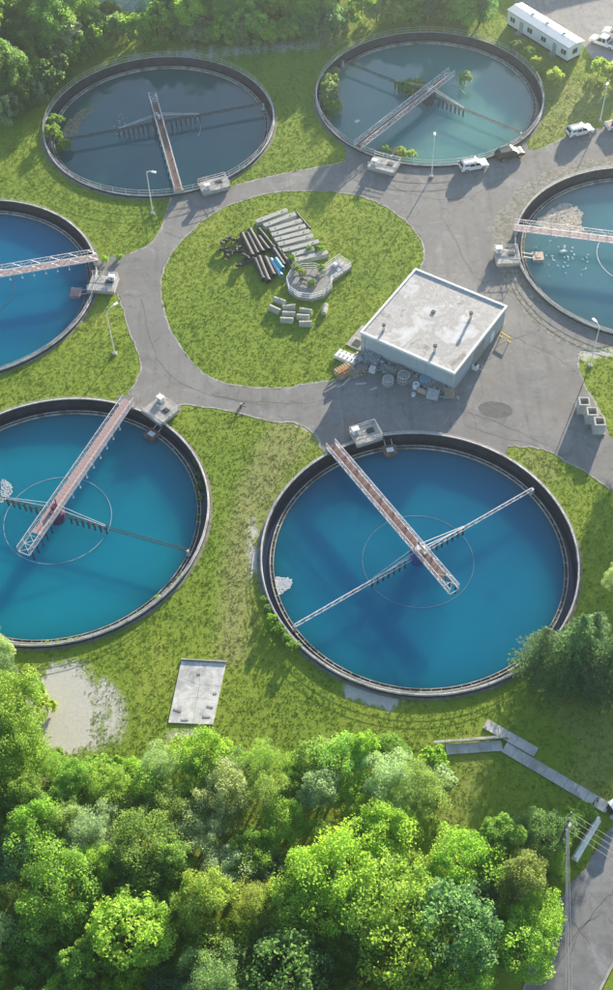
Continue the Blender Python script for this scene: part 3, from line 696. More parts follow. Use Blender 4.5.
# ------------------------------------------------------------------ scrap along the shaded wall
def crate(px, py, rz, d, mat, label, n=5, z=0.0, cat='crate', grp='scrap stacked along the shaded wall'):
    p = at(px, py, z + d[2] / 2); t = thing('crate', label, cat, (p.x, p.y, z), rz, grp)
    x, y, h = d
    MB().box((0, 0, .06), (x, y, .08)).build('base', mat, t)
    for sx_ in (-1, 1):
        for sy_ in (-1, 1): MB().box((sx_ * (x / 2 - .06), sy_ * (y / 2 - .06), h / 2 + .05), (.1, .1, h - .1)).build('post', mat, t)
    for i in range(n):
        MB().box((-x / 2 + (i + .5) * x / n, 0, h - .02), (x / n * .62, y, .05)).build('slat', mat, t)
    for i in range(3):
        z_ = .25 + i * (h - .35) / 2.4
        MB().box((0, -y / 2, z_), (x, .05, .14)).build('side_board', mat, t); MB().box((0, y / 2, z_), (x, .05, .14)).build('side_board', mat, t)
    return t
def pd(a, b): return pdir(a, b, 0)
crate(346.5, 357.5, pd((337, 354), (357, 363)), (3.5, 1.6, .7), 'white_paint', 'long white slatted frame on the grass by the building corner', 5)
crate(344, 371, pd((335, 376), (352, 366)), (2.6, 1.7, 1.0), 'timber', 'tan timber crate topped with orange boards near the lawn edge', 6)
for i in range(3):
    p = at(343, 368.5 + i * 1.4, 1.1); tag(MB().box((0, 0, 0), (1.9, .22, .12)).box((0, 0, .09), (1.7, .14, .05)).build('plank', 'orange'), ['orange plank at the back of the tan crate', 'middle orange plank lying on the tan crate', 'orange plank at the front of the tan crate'][i], 'plank', 'orange planks on the tan crate')
    o = COL.objects[-1] if False else bpy.data.objects[-1]
for i, o in enumerate([o for o in COL.objects if o.name.startswith('plank')]):
    p = at(343, 368.5 + i * 1.4, 1.1); o.location = (p.x, p.y, 1.11); o.rotation_euler = (0, 0, pd((335, 376), (352, 366)))
crate(368, 354.5, ba, (1.7, 1.2, 1.0), 'grey_plastic', 'grey crate touching the wall at the left end of the scrap row', 4)
crate(375.5, 359, ba + .1, (1.7, 1.3, 1.1), 'grey_plastic', 'second grey crate along the wall, beside the leftmost one', 4)
crate(368.5, 362.5, ba + .5, (1.7, 1.1, .9), 'timber_grey', 'grey timber crate in the second row behind the tan crate', 5)
crate(362, 368, ba + .9, (1.7, 1.0, .7), 'timber_grey', 'low grey timber crate right of the tan crate', 5)
crate(354, 373, ba + 1.4, (1.5, .9, .5), 'grey_plastic', 'low pale tray at the lawn end of the scrap', 4)
crate(372.5, 369.5, ba + .2, (.9, .8, .9), 'white_paint', 'small white box standing alone before the grey crates', 3)
def cage(px, py, r, h, mat, label):
    p = at(px, py, h / 2); t = thing('wire_cage', label, 'cage', (p.x, p.y, 0), random.uniform(0, 3), 'scrap stacked along the shaded wall')
    m = MB()
    for i in range(14):
        a = 2 * PI * i / 14; x, y = r * math.cos(a), r * math.sin(a); m.bar((x, y, 0), (x * .92, y * .92, h), .06)
    m.build('upright', mat, t)
    for z, k in ((.05, 1), (h * .5, .97), (h, .92)): MB().lathe([(r * k - .05, z - .04), (r * k - .05, z + .04), (r * k + .05, z + .04), (r * k + .05, z - .04)], 20).build('hoop', mat, t)
    m = MB()
    for i in range(5):
        y = (-.6 + i * .3) * r; x = math.sqrt(max(0, (r * .9) ** 2 - y * y)); m.bar((-x, y, h + .05), (x, y, h + .05), .07)
    m.build('top_bar', mat, t)
    MB().lathe([(0, .02), (r * .8, .02), (r * .8, h * .7), (0, h * .75)], 14, closed=False).build('load', 'timber_grey', t)
cage(388, 381, .85, 1.0, 'galv', 'round wire cage standing clear of the wall')
cage(403.5, 377.5, .95, 1.2, 'galv', 'tall round barred cage near the middle of the wall')
cage(400.5, 369.5, .8, 1.0, 'timber_grey', 'dark round cage pushed against the middle of the wall')
cage(424.5, 381, .8, 1.1, 'blue_pipe', 'pale blue round cage against the wall right of the middle')
crate(391, 371, ba + .3, (1.7, 1.2, 1.0), 'timber_grey', 'dark grey crate behind the round wire cage', 4)
crate(411, 379, ba - .5, (1.6, 1.2, .9), 'timber_grey', 'dark timber crate leaning by the tall barred cage', 5)
crate(431, 384, ba + .2, (1.5, 1.2, 1.0), 'grey_plastic', 'grey crate right of the pale blue cage', 4)
crate(440, 387, ba, (1.7, 1.3, 1.0), 'timber_grey', 'grey slatted crate near the right end of the row', 6)
crate(433, 394.5, ba + .25, (1.7, 1.3, 1.0), 'galv', 'pale ribbed crate at the front of the row', 7)
crate(449, 393, ba + .6, (1.5, 1.3, 1.0), 'timber', 'last crate at the building front corner, pale slats', 6)
def drum(px, py, mat, label, cat, lie=False, r=.4, h=1.0):
    p = at(px, py, .4); t = thing(cat.split()[-1], label, cat, (p.x, p.y, 0), ba, 'scrap stacked along the shaded wall')
    o = MB().lathe([(0, 0), (r, 0), (r, h * .33), (r * 1.05, h * .34), (r, h * .36), (r, h * .66), (r * 1.05, h * .67), (r, h * .69), (r, h), (r * .9, h), (r * .9, h - .05), (0, h - .05)], 16, closed=False).build('shell', mat, t)
    q = MB().lathe([(r * .5, h - .04), (r * .5, h), (0, h)], 10, closed=False).build('lid', 'grey_plastic', t)
    if lie:
        for x in (o, q): x.rotation_euler = (0, PI / 2, 0); x.location = (-h / 2, 0, r)
drum(416, 386, 'white_paint', 'white upright drum in front of the scrap row', 'drum', r=.5, h=.9)
drum(422.5, 391.5, 'tan', 'tan drum lying on its side before the scrap row', 'drum', True, .4, 1.4)
drum(413.5, 394, 'white_paint', 'small white bucket in front of the white drum', 'bucket', r=.28, h=.5)
def heap(pts, n, mat, label, hmax):
    Q = [at(*p) for p in pts]; m = MB()
    for _ in range(n):
        f = random.random() * (len(Q) - 1); k = int(f); c = Q[k].lerp(Q[k + 1], f - k); x, y = c.x + random.gauss(0, .55), c.y + random.gauss(0, .4); z = random.uniform(.05, hmax)
        a = random.uniform(0, PI); L = random.uniform(.3, 1.3)
        if random.random() < .6: m.bar((x, y, z), (x + L * math.cos(a), y + L * math.sin(a), max(.06, z + random.uniform(-.4, .3))), random.uniform(.05, .14))
        else: m.box((x, y, z), (random.uniform(.2, .7), random.uniform(.2, .5), random.uniform(.08, .35)), a)
    o = m.build('scrap_heap', mat); o['kind'] = 'stuff'; tag(o, label, 'scrap')
heap([(358, 360), (372, 364), (392, 374)], 170, 'grey_plastic', 'tangle of grey metal scrap between the grey crates by the wall', 1.0)
heap([(345, 376), (356, 376), (362, 372)], 50, 'timber', 'broken timber boards spilled beside the tan crate', .5)
heap([(398, 374), (420, 384), (448, 394)], 200, 'timber_grey', 'grey timber scrap along the right half of the wall', .9)
heap([(410, 384), (430, 391), (450, 397)], 80, 'grey_plastic', 'grey metal scrap in front of the right half of the wall', .6)
# odd boards on the asphalt
for i, (px, py, rz, L, lab) in enumerate(((361, 384, .1, 1.6, 'pale board lying on the shaded asphalt below the tan crate'), (373.5, 389, .5, 1.2, 'short pale board on the shaded asphalt right of the long one'), (346, 382, .9, 1.9, 'white pole end lying off the tan crate'))):
    p = at(px, py); tag(MB().box((0, 0, .05), (L, .3, .06)).box((0, .05, .1), (L * .6, .15, .04)).build('board', 'concrete_light'), lab, 'board'); o = [o for o in COL.objects if o.name.startswith('board')][-1]; o.location = (p.x, p.y, .03); o.rotation_euler = (0, 0, rz)

# ------------------------------------------------------------------ material yard on the ring lawn
def zp(x, y): return 215 + x / 5.107, 195 + y / 5.107
ORD = ['topmost', 'second from the top', 'third from the top', 'fourth from the top', 'middle', 'fourth from the bottom', 'third from the bottom', 'short second from the bottom', 'bottom']
beams = [((210, 135), (370, 75)), ((250, 155), (412, 95)), ((280, 178), (442, 128)), ((290, 203), (462, 156)), ((305, 228), (485, 182)), ((322, 252), (502, 207)), ((345, 282), (532, 236)), ((395, 305), (505, 272)), ((390, 335), (577, 292))]
for i, (a, b) in enumerate(beams):
    pa, pb = at(*zp(*a), .8), at(*zp(*b), .8); mid = (pa + pb) / 2; L = (pb - pa).length; rz = math.atan2(pb.y - pa.y, pb.x - pa.x)
    t = thing('concrete_beam', '%s long grey concrete beam in the row above the fenced pit' % ORD[i], 'beam', (mid.x, mid.y, 0), rz, 'concrete beams on the ring lawn')
    h = .85; V = [(-.44, 0), (.44, 0), (.44, .16), (.3, .28), (.3, .58), (.44, .68), (.44, h), (-.44, h), (-.44, .68), (-.3, .58), (-.3, .28), (-.44, .16)]; n = len(V)
    MB().add([(s * L / 2, y, z) for s in (-1, 1) for y, z in V], [tuple(range(n)), tuple(range(2 * n - 1, n - 1, -1))] + [(k, n + k, n + (k + 1) % n, (k + 1) % n) for k in range(n)]).build('beam_body', 'beam', t)
    for s in (-1, 1): MB().box((s * L * .32, 0, h + .03), (.16, .1, .1)).build('lifting_eye', 'dark_steel', t)
pipes = [((135, 188), (190, 302), .36, 'black_pipe', 'leftmost long black pipe of the upper stack'), ((165, 188), (216, 292), .36, 'black_pipe', 'second long black pipe from the left in the upper stack'),
         ((176, 168), (242, 282), .38, 'black_pipe', 'middle long black pipe of the upper stack'), ((222, 206), (272, 272), .34, 'black_pipe', 'short black pipe at the right of the upper stack'),
         ((222, 166), (300, 262), .30, 'black_pipe', 'black pipe nearest the concrete beams'), ((203, 318), (246, 422), .36, 'black_pipe', 'leftmost black pipe of the lower stack'),
         ((222, 306), (272, 430), .38, 'black_pipe', 'second black pipe of the lower stack'), ((254, 310), (298, 402), .38, 'black_pipe', 'third black pipe of the lower stack beside the red one'),
         ((272, 318), (314, 396), .20, 'red_pipe', 'thin rust red pipe beside the blue pipes'), ((284, 320), (338, 404), .30, 'blue_pipe', 'long light blue pipe'), ((308, 318), (344, 368), .38, 'teal_pipe', 'short teal blue pipe'),
         ((296, 266), (352, 352), .36, 'black_pipe', 'black pipe right of the blue pipes'), ((320, 262), (392, 366), .34, 'black_pipe', 'black pipe ending at the fenced pit'), ((414, 84), (484, 166), .2, 'black_pipe', 'thin dark pipe behind the beam ends'), ((152, 205), (204, 306), .3, 'black_pipe', 'black pipe wedged low between two upper pipes')]
for a, b, r, mt, lab in pipes:
    r *= 1.18
    pa, pb = at(*zp(*a), r * 2), at(*zp(*b), r * 2); pa.z = pb.z = r + .02
    t = thing('pipe', lab + ' on the ring lawn', 'pipe', ((pa + pb) / 2).to_tuple()[:2] + (0,), 0, 'pipes stacked on the ring lawn')
    mid = Vector((*((pa + pb) / 2)[:2], 0)); MB().pipe(pa - mid, pb - mid, r, r * .86).build('pipe_body', mt, t, smooth=False)
    d = (pb - pa).normalized(); MB().pipe(pb - mid - d * .35, pb - mid + d * .03, r * 1.12, r * .9).build('socket', mt, t)
el = [(60, 250), (90, 235), (110, 255), (75, 275), (100, 285), (130, 270), (145, 295), (120, 310), (160, 320), (140, 340), (175, 345), (85, 300), (45, 265), (105, 215), (155, 275), (125, 350)]
EL = []
for i, (x, y) in enumerate(el):
    p = at(*zp(x, y), .3); a = random.uniform(0, 6.28); r = random.uniform(.75, 1.2)
    pts = [(r * math.cos(a + k * .26), r * math.sin(a + k * .26), .25 + random.uniform(0, .35) * k / 6) for k in range(7)]
    o = MB().tube(pts, .25, 9).build('pipe_bend', 'black_pipe'); o.location = (p.x, p.y, .02 + (.35 if i % 3 == 0 else 0)); EL.append(o)
    tag(o, 'black pipe bend in the tangled heap left of the pipe stack', 'pipe bend', 'black pipe bends in the tangled heap')
blocks = [((330, 540), .42, 'back left'), ((305, 583), .5, 'leftmost'), ((378, 573), -.08, 'back middle'), ((377, 607), .06, 'centre'), ((367, 638), .1, 'front left'), ((463, 592), .22, 'back right'), ((450, 622), .1, 'middle right'), ((462, 656), .02, 'frontmost'), ((560, 582), -1.1, 'lone tilted')]
for (x, y), tilt, lab in blocks:
    p = at(*zp(x, y), .4); t = thing('concrete_block', '%s short mossy concrete block on the lawn below the pit' % lab, 'block', (p.x, p.y, 0), -tilt * 1.25, 'short concrete blocks on the ring lawn')
    V = [(-.42, 0), (.42, 0), (.42, .45), (.3, .68), (.1, .8), (-.1, .8), (-.3, .68), (-.42, .45)]; n = 8; L = 2.0
    MB().add([(s * L / 2, yy, z) for s in (-1, 1) for yy, z in V], [tuple(range(n)), tuple(range(2 * n - 1, n - 1, -1))] + [(k, n + k, n + (k + 1) % n, (k + 1) % n) for k in range(n)]).build('block_body', 'block', t)
    for s in (-.55, .55): MB().add([(s + d, yy * 1.04, z * 1.03) for d in (-.06, .06) for yy, z in V], [tuple(range(n)), tuple(range(2 * n - 1, n - 1, -1))] + [(k, n + k, n + (k + 1) % n, (k + 1) % n) for k in range(n)]).build('band', 'beam', t)
# fenced polygonal pit with three plants
pc = at(309.5, 281, .9); t = thing('valve_pit', 'low polygonal concrete pit ringed by white railings on the ring lawn', 'pit', (pc.x, pc.y, 0), .2)
NS = 11; PR = 3.75
ngon = [(PR * math.cos(2 * PI * i / NS), PR * math.sin(2 * PI * i / NS)) for i in range(NS)]
MB().prism(ngon, 0, .55).build('plinth', 'concrete', t)
MB().prism([(x * .9, y * .9) for x, y in ngon], .552, .60).build('pit_floor', 'timber_grey', t)
for i in range(NS):
    a, b = ngon[i], ngon[(i + 1) % NS]
    if i in (0,): continue
    m = MB()
    for z in (.6, 1.05, 1.5): m.bar((a[0] * .97, a[1] * .97, z), (b[0] * .97, b[1] * .97, z), .07)
    for f in (0, .5): m.bar((a[0] * .97 + (b[0] - a[0]) * f, a[1] * .97 + (b[1] - a[1]) * f, .55), (a[0] * .97 + (b[0] - a[0]) * f, a[1] * .97 + (b[1] - a[1]) * f, 1.5), .07)
    m.build('railing', 'white_paint', t)
MB().tube([(.3, -.3, .6), (.3, -.3, 1.2)], .2, 10).tube([(.3, -.3, 1.0), (-1.4, .8, 1.0)], .12, 8).tube([(.3, -.3, 1.0), (1.6, .9, 1.0)], .12, 8).build('manifold', 'dark_steel', t)
p2 = at(334.5, 269, .7); ang = pdir((318, 280), (344, 262)); t = thing('pit_platform', 'small railed concrete platform joined to the right of the pit', 'platform', (p2.x, p2.y, 0), ang)
MB().box((0, 0, .28), (5.0, 3.0, .56)).build('slab', 'concrete', t, .03)
m = MB()
for a, b in (((-2.4, -1.4), (2.4, -1.4)), ((2.4, -1.4), (2.4, 1.4)), ((2.4, 1.4), (-1.0, 1.4))):
    for z in (.95, 1.4): m.bar((*a, z), (*b, z), .06)
    for j in range(5): f = j / 4; x = a[0] + (b[0] - a[0]) * f; y = a[1] + (b[1] - a[1]) * f; m.bar((x, y, .56), (x, y, 1.4), .06)
m.build('railing', 'white_paint', t); MB().box((.9, .5, .85), (.9, .7, .55)).build('cabinet', 'white_paint', t, .03); MB().box((.9, .1, .6), (1.6, 1.8, .06)).build('hatch', 'grey_plastic', t)

# ------------------------------------------------------------------ bins, slab, path, walls, poles
for i, ((x, y), lab) in enumerate((((584.5, 401), 'back'), ((592.5, 411), 'middle'), ((600, 421), 'front'))):
    zt = 2.1; p = at(x, y, zt); t = thing('concrete_bin', '%s one of three square open-topped concrete bins beside the yard' % lab, 'bin', (p.x, p.y, 0), pdir((580, 401), (590, 401), zt), 'square concrete bins')
    s = .68
    for cx, cy, dx, dy in ((0, -s, 2 * s + .2, .2), (0, s, 2 * s + .2, .2), (-s, 0, .2, 2 * s - .2), (s, 0, .2, 2 * s - .2)): MB().box((cx, cy, zt / 2), (dx, dy, zt)).build('side_wall', 'concrete_light', t)
    MB().box((0, 0, .3), (2 * s - .2, 2 * s - .2, .2)).build('floor_plate', 'dark_steel', t)
    MB().box((0, -s - .02, .1), (2 * s + .5, .3, .2)).build('foot', 'concrete', t)
# broken concrete slab on the front lawn
sp_ = [at(*p, .3) for p in ((181, 660), (226, 662.5), (213, 724), (168, 722))]
t = thing('concrete_slab', 'big square cracked concrete slab lying in the front lawn', 'slab')
L_ = [Vector((p.x, p.y, 0)) for p in sp_]
def bil(u, v): return L_[0].lerp(L_[1], u).lerp(L_[3].lerp(L_[2], u), v)
gj = {(i, j): bil(i / 2 + (random.uniform(-.12, .12) if i == 1 else 0), j / 3 + (random.uniform(-.09, .09) if j in (1, 2) else 0)) for i in range(3) for j in range(4)}
for i in range(2):
    for j in range(3):
        Q = [gj[i, j], gj[i + 1, j], gj[i + 1, j + 1], gj[i, j + 1]]; cq = sum(Q, Vector()) / 4
        MB().prism([q + (cq - q).normalized() * .025 for q in Q], -.05, .14 + random.uniform(-.012, .012)).build('panel', 'slab', t)
a_, b_ = bil(-.01, -.02), bil(1.01, -.02); MB().bar((a_.x, a_.y, .12), (b_.x, b_.y, .12), .15, .36).build('shade_kerb', 'concrete', t)  # kerb added along the top edge to cast the slab's shade band
for u, v, dx in ((.15, .80, 1.2), (.35, .94, 1.0), (.85, .72, .9), (.82, .88, 1.1), (.9, .5, .5), (.45, .2, .4)):
    q = bil(u, v); MB().box((q.x, q.y, .16), (dx, .3, .07), random.uniform(-.6, .6), .8).build('rubble_piece', 'concrete', t)
# concrete path: ramp with ledge, landing, and long flight of slabs to the street
def slab_path(name, pts, wd, z, n, first=0):
    pts = [Vector((*at(*p)[:2], 0)) for p in pts]; a, b = pts; d = (b - a); L = d.length; d.normalize(); nn = Vector((-d.y, d.x, 0)); par = struct(MB().prism([a - nn * wd * .46, b - nn * wd * .46, b + nn * wd * .46, a + nn * wd * .46], -.05, z - .06).build(name, 'concrete'))
    for i in range(n):
        p0 = a + d * (L * i / n + .025); p1 = a + d * (L * (i + 1) / n - .025)
        MB().prism([p0 - nn * wd / 2, p1 - nn * wd / 2, p1 + nn * wd / 2, p0 + nn * wd / 2], z - .055, z + random.uniform(-.012, .012)).build('path_slab', 'concrete_light', par)
    return par
slab_path('path', [(504, 747.5), (608, 809)], 1.4, .16, 10)
slab_path('path', [(446, 750), (502, 746)], 1.3, .14, 5)
slab_path('path', [(485, 724), (536, 753)], 1.3, .20, 5)
slab_path('path', [(612, 812), (680, 850)], 1.75, .14, 5)
a, b = at(434, 744), at(509, 738); t = thing('retaining_wall', 'low retaining wall with a yellowed ledge above the ramp path', 'wall', (a.x, a.y, 0), math.atan2(b.y - a.y, b.x - a.x))
Lw = (b - a).length
for i in range(5): MB().box((Lw * (i + .5) / 5, 0, .35), (Lw / 5 - .03, .25, .3)).build('wall_panel', 'concrete', t)
MB().box((Lw / 2, 0, .54), (Lw + .1, .34, .08)).build('ledge', 'block', t)
a, b = at(18, 788), at(100, 784); t = thing('retaining_wall', 'dark retaining wall half hidden by trees at lower left', 'wall', (a.x, a.y, 0), math.atan2(b.y - a.y, b.x - a.x)); Lw = (b - a).length
for i in range(6): MB().box((Lw * (i + .5) / 6, 0, .9), (Lw / 6 - .03, .4, 1.8)).build('wall_panel', 'concrete_dark', t)
MB().box((Lw / 2, 0, 1.85), (Lw + .1, .5, .1)).build('coping', 'timber', t)
q = at(88, 772); tag(MB().tube([(q.x, q.y, 0), (q.x + .1, q.y, 2.2)], .06).tube([(q.x + .1, q.y, 1.2), (q.x + .1, q.y, 2.3)], .10).build('stake', 'white_paint'), 'white stake standing in the shrubs by the dark retaining wall', 'stake')
a, b = at(575, 858, .8), at(599, 817, .8); t = thing('barrier_wall', 'white concrete barrier wall beside the street by the power pole', 'barrier', (a.x, a.y, 0), math.atan2(b.y - a.y, b.x - a.x)); Lw = (b - a).length
for i in range(3):
    V = [(-.4, 0), (.4, 0), (.4, .12), (.2, .4), (.16, .95), (-.16, .95), (-.2, .4), (-.4, .12)]; n = 8; x0 = Lw * i / 3 + .02; x1 = Lw * (i + 1) / 3 - .02
    MB().add([(x, y, z) for x in (x0, x1) for y, z in V], [tuple(range(n)), tuple(range(2 * n - 1, n - 1, -1))] + [(k, n + k, n + (k + 1) % n, (k + 1) % n) for k in range(n)]).build('barrier_segment', 'white_paint', t)
q = at(595, 803); t = thing('hoop_stand', 'small dark metal hoop standing on the path near the street', 'hoop', (q.x, q.y, .16), .6)
MB().tube([(-.3, 0, 0), (-.3, 0, .9), (-.15, 0, 1.1), (.15, 0, 1.1), (.3, 0, .9), (.3, 0, 0)], .05).build('hoop', 'dark_steel', t)
for x in (-.3, .3): MB().box((x, 0, .02), (.2, .2, .04)).build('foot_plate', 'dark_steel', t)
q = at(613, 809); t = thing('utility_cabinet', 'dark utility cabinet with a white top at the street end of the path', 'cabinet', (q.x, q.y, 0), .5)
MB().box((0, 0, .8), (1.3, 1.0, 1.6)).build('cabinet_body', 'dark_steel', t, .04); MB().box((0, 0, 1.65), (1.45, 1.15, .1)).build('top', 'white_paint', t); MB().box((0, -.51, .8), (1.0, .03, 1.3)).build('door', 'dark_steel', t)
q = at(241, 408); t = thing('standpipe', 'rusty standpipe with side arms on the ring road edge', 'standpipe', (q.x, q.y, 0), .4)
MB().tube([(0, 0, 0), (0, 0, .55), (.1, 0, .8)], .13, 8).build('riser', 'red_pipe', t); MB().tube([(0, 0, .5), (.8, .2, .62)], .07).tube([(0, 0, .5), (-.6, -.3, .25), (-.9, -.5, .03)], .07).tube([(0, 0, .5), (.7, -.4, .3)], .06).build('side_arm', 'dark_steel', t); MB().tube([(.1, 0, .8), (.1, 0, .95)], .16, 8).build('cap', 'concrete_light', t)

def lamp(base, top, arm_px, label):
    b = at(*base); x, y = top
    d = at(x, y, 0) - Vector((0, 0, CAMH)); bb = Vector((b.x, b.y)); tt = (Vector((d.x, d.y)) @ bb) / (Vector((d.x, d.y)) @ Vector((d.x, d.y))); h = CAMH + tt * d.z
    t = thing('street_lamp', label, 'lamp', (b.x, b.y, 0), 0, 'tall lamp posts on the site')
    MB().tube([(0, 0, .3), (0, 0, h)], [.09, .055], 8).build('post', 'white_paint', t); MB().box((0, 0, .15), (.6, .6, .3)).build('footing', 'concrete', t)
    if arm_px:
        e = at(*arm_px, h) - Vector((b.x, b.y, h)); e.z = .25
        MB().tube([(0, 0, h - .05), e * .5 + Vector((0, 0, h + .12)), e + Vector((0, 0, h))], .07, 6).build('lamp_arm', 'white_paint', t)
    else: e = Vector((.0, .15, 0))
    MB().box((e.x, e.y, h + e.z - .05), (.75, .38, .18), math.atan2(e.y, e.x)).build('lamp_head', 'white_paint', t)
lamp((153, 214), (145, 172), (154, 173), 'tall white lamp post with a curved arm below the upper left slate tank')
lamp((115, 354), (103, 313), (116, 305), 'white lamp post with curved arm on the grass by the deep blue tank')
lamp((431.5, 177), (431, 134), None, 'white lamp post without arm beside the white parked car')
lamp((590, 366), (595, 326), (594, 321), 'pale lamp post at the edge of the right lawn behind the bins')
lamp((600, 121), (605, 82), (607, 85), 'pale lamp post near the top right parked cars')
# power pole with cables
q = at(552, 862); ph = 12.0; t = thing('power_pole', 'dark wooden power pole with crossarm and cables beside the street', 'pole', (q.x, q.y, 0), 0)
MB().tube([(0, 0, 0), (0, 0, ph)], [.2, .13], 9).build('pole', 'pole_wood', t)
m = MB(); m.bar((-.5, -1.1, ph - .5), (.5, 1.1, ph - .5), .13); m.build('crossarm', 'pole_wood', t)
for s in (-.9, -.3, .3, .9): MB().tube([(s * .45, s, ph - .43), (s * .45, s, ph - .2)], .06, 6).build('insulator', 'white_paint', t)
MB().tube([(.25, .1, ph - 2.4), (.25, .1, ph - 1.4)], .25, 10).build('transformer', 'galv', t)
q2 = at(668, 935); ph2 = 11.5; t2 = thing('power_pole', 'second power pole past the right end of the cables over the street', 'pole', (q2.x, q2.y, 0), 0)
MB().tube([(0, 0, 0), (0, 0, ph2)], [.2, .13], 9).build('pole', 'pole_wood', t2); MB().bar((-.5, -1.1, ph2 - .5), (.5, 1.1, ph2 - .5), .13).build('crossarm', 'pole_wood', t2)
def cable(a, b, sag, r, label):
    a, b = Vector(a), Vector(b); m = MB().tube([a.lerp(b, i / 12) - Vector((0, 0, sag * 4 * (i / 12) * (1 - i / 12))) for i in range(13)], r, 5).build('cable', 'wire'); tag(m, label, 'cable', 'cables on the power pole')
for i, s in enumerate((-.9, -.3, .3, .9)): cable((q.x + s * .45, q.y + s, ph - .2), (q2.x + s * .45, q2.y + s, ph2 - .2), .3, .022, ['leftmost', 'second', 'third', 'rightmost'][i] + ' cable running from the power pole across the street')
e0 = at(561, 1010, 9.5)
for i, s in enumerate((-.45, 0, .4)): cable((q.x + s * .5, q.y, ph - [.3, 1.2, 1.5][i]), (e0.x + s, e0.y - 6, 9.6 - .6 * (i > 0)), .4, [.03, .05, .035][i], ['left', 'thick middle', 'right'][i] + ' cable running from the power pole down along the street')

# ------------------------------------------------------------------ vehicles
def vehicle(name, label, cat, p, rz, paint, pickup=False, L=5.0, Wd=1.95, H=1.8, group='vehicles parked on the site'):
    t = thing(name, label, cat, (p.x, p.y, 0), rz, group)
    l = L / 2
    if not pickup: prof = [(-l, .45), (-l + .02, .95), (-l + .12, 1.08), (-l + .35, H - .12), (-l + .6, H - .02), (.35, H), (.62, H - .08), (1.25, 1.12), (l - .35, 1.02), (l - .08, .9), (l, .62), (l - .05, .38), (-l + .1, .38)]
    else: prof = [(-l, .5), (-l, 1.08), (-.95, 1.10), (-.85, H - .1), (-.6, H), (.55, H), (.8, H - .08), (1.4, 1.18), (l - .3, 1.10), (l - .06, .95), (l, .6), (l - .05, .42), (-l + .1, .42)]
    def wz(z): return Wd / 2 * (1 if z <= 1.05 else 1 - .17 * (z - 1.05) / (H - 1.05)) * (1 if z > .5 else .96)
    n = len(prof); V = [(x, s * wz(z), z) for s in (-1, 1) for x, z in prof]
    F = [tuple(range(n)), tuple(range(2 * n - 1, n - 1, -1))] + [(k, n + k, n + (k + 1) % n, (k + 1) % n) for k in range(n)]
    MB().add(V, F).build('body', paint, t, .05)
    def side(x0, x1, x2, x3, zb, zt, s):
        return MB().add([(x0, s * (wz(zb) + .012), zb), (x1, s * (wz(zb) + .012), zb), (x2, s * (wz(zt) + .012), zt), (x3, s * (wz(zt) + .012), zt), (x0, s * (wz(zb) - .04), zb), (x1, s * (wz(zb) - .04), zb), (x2, s * (wz(zt) - .04), zt), (x3, s * (wz(zt) - .04), zt)], [(0, 1, 2, 3), (7, 6, 5, 4), (0, 4, 5, 1), (1, 5, 6, 2), (2, 6, 7, 3), (3, 7, 4, 0)])
    segs = [(-l + .42, -1.1, -1.1, -l + .62), (-1.0, -.08, -.08, -1.0), (.02, 1.05, .58, .02)] if not pickup else [(-.72, -.02, -.02, -.62), (.08, 1.15, .7, .08)]
    for s in (-1, 1):
        for sg in segs: side(*sg, 1.14, H - .17, s).build('window', 'glass_dark', t)
        m = MB().box((1.0 if not pickup else 1.1, s * (Wd / 2 + .1), 1.15), (.16, .22, .15)); m.build('mirror', paint, t)
    def band(x0, z0, x1, z1, off):
        return MB().add([(x0 + off, -wz(z0) + .1, z0), (x0 + off, wz(z0) - .1, z0), (x1 + off, wz(z1) - .1, z1), (x1 + off, -wz(z1) + .1, z1), (x0, -wz(z0) + .1, z0 - .03), (x0, wz(z0) - .1, z0 - .03), (x1, wz(z1) - .1, z1 - .03), (x1, -wz(z1) + .1, z1 - .03)], [(0, 1, 2, 3), (7, 6, 5, 4), (0, 4, 5, 1), (1, 5, 6, 2), (2, 6, 7, 3), (3, 7, 4, 0)])
    if pickup: band(1.36, 1.22, .84, H - .1, .04).build('windscreen', 'glass_dark', t); band(-.93, 1.2, -.86, H - .15, -.03).build('rear_window', 'glass_dark', t); MB().box((-l + .9, 0, 1.1), (1.5, Wd - .4, .04)).build('bed', 'dark_steel', t)
    else: band(1.2, 1.17, .68, H - .13, .04).build('windscreen', 'glass_dark', t); band(-l + .14, 1.14, -l + .33, H - .18, -.03).build('rear_window', 'glass_dark', t)
    if not pickup:
        for s in (-1, 1): MB().bar((-1.9, s * .68, H + .06), (.2, s * .68, H + .06), .05).box((-1.8, s * .68, H + .02), (.1, .05, .08)).box((.1, s * .68, H + .02), (.1, .05, .08)).build('roof_rail', 'dark_steel', t)
    for s in (-1, 1):
        for x in (-l + .95, l - .95):
            wv = MB().tube([(0, -.12, 0), (0, .12, 0)], .37, 18).build('wheel', 'rubber', t); wv.location = (x, s * (Wd / 2 - .1), .37)
            MB().tube([(0, s * .1, 0), (0, s * .135, 0)], .23, 12).build('rim', 'chrome', wv)
        MB().box((l - .07, s * .7, .82), (.16, .36, .16)).build('headlight', 'lamp_lens', t)
        MB().box((-l + .03, s * (Wd / 2 - .14), 1.0), (.1, .2, .3)).build('tail_light', 'red_lens', t)
    MB().box((l - .01, 0, .5), (.12, Wd * .8, .2)).build('front_bumper', 'dark_steel', t); MB().box((-l + .0, 0, .52), (.12, Wd * .8, .2)).build('rear_bumper', 'dark_steel', t)
    return t
def place_car(a, b): pa, pb = at(*a, .6), at(*b, .6); m_ = (pa + pb) / 2; return m_, math.atan2(pb.y - pa.y, pb.x - pa.x)
m_, r_ = place_car((460, 168), (487, 163)); vehicle('parked_car', 'white sport utility car parked beside the lamp post below the top tank', 'car', m_, r_, 'white_car')
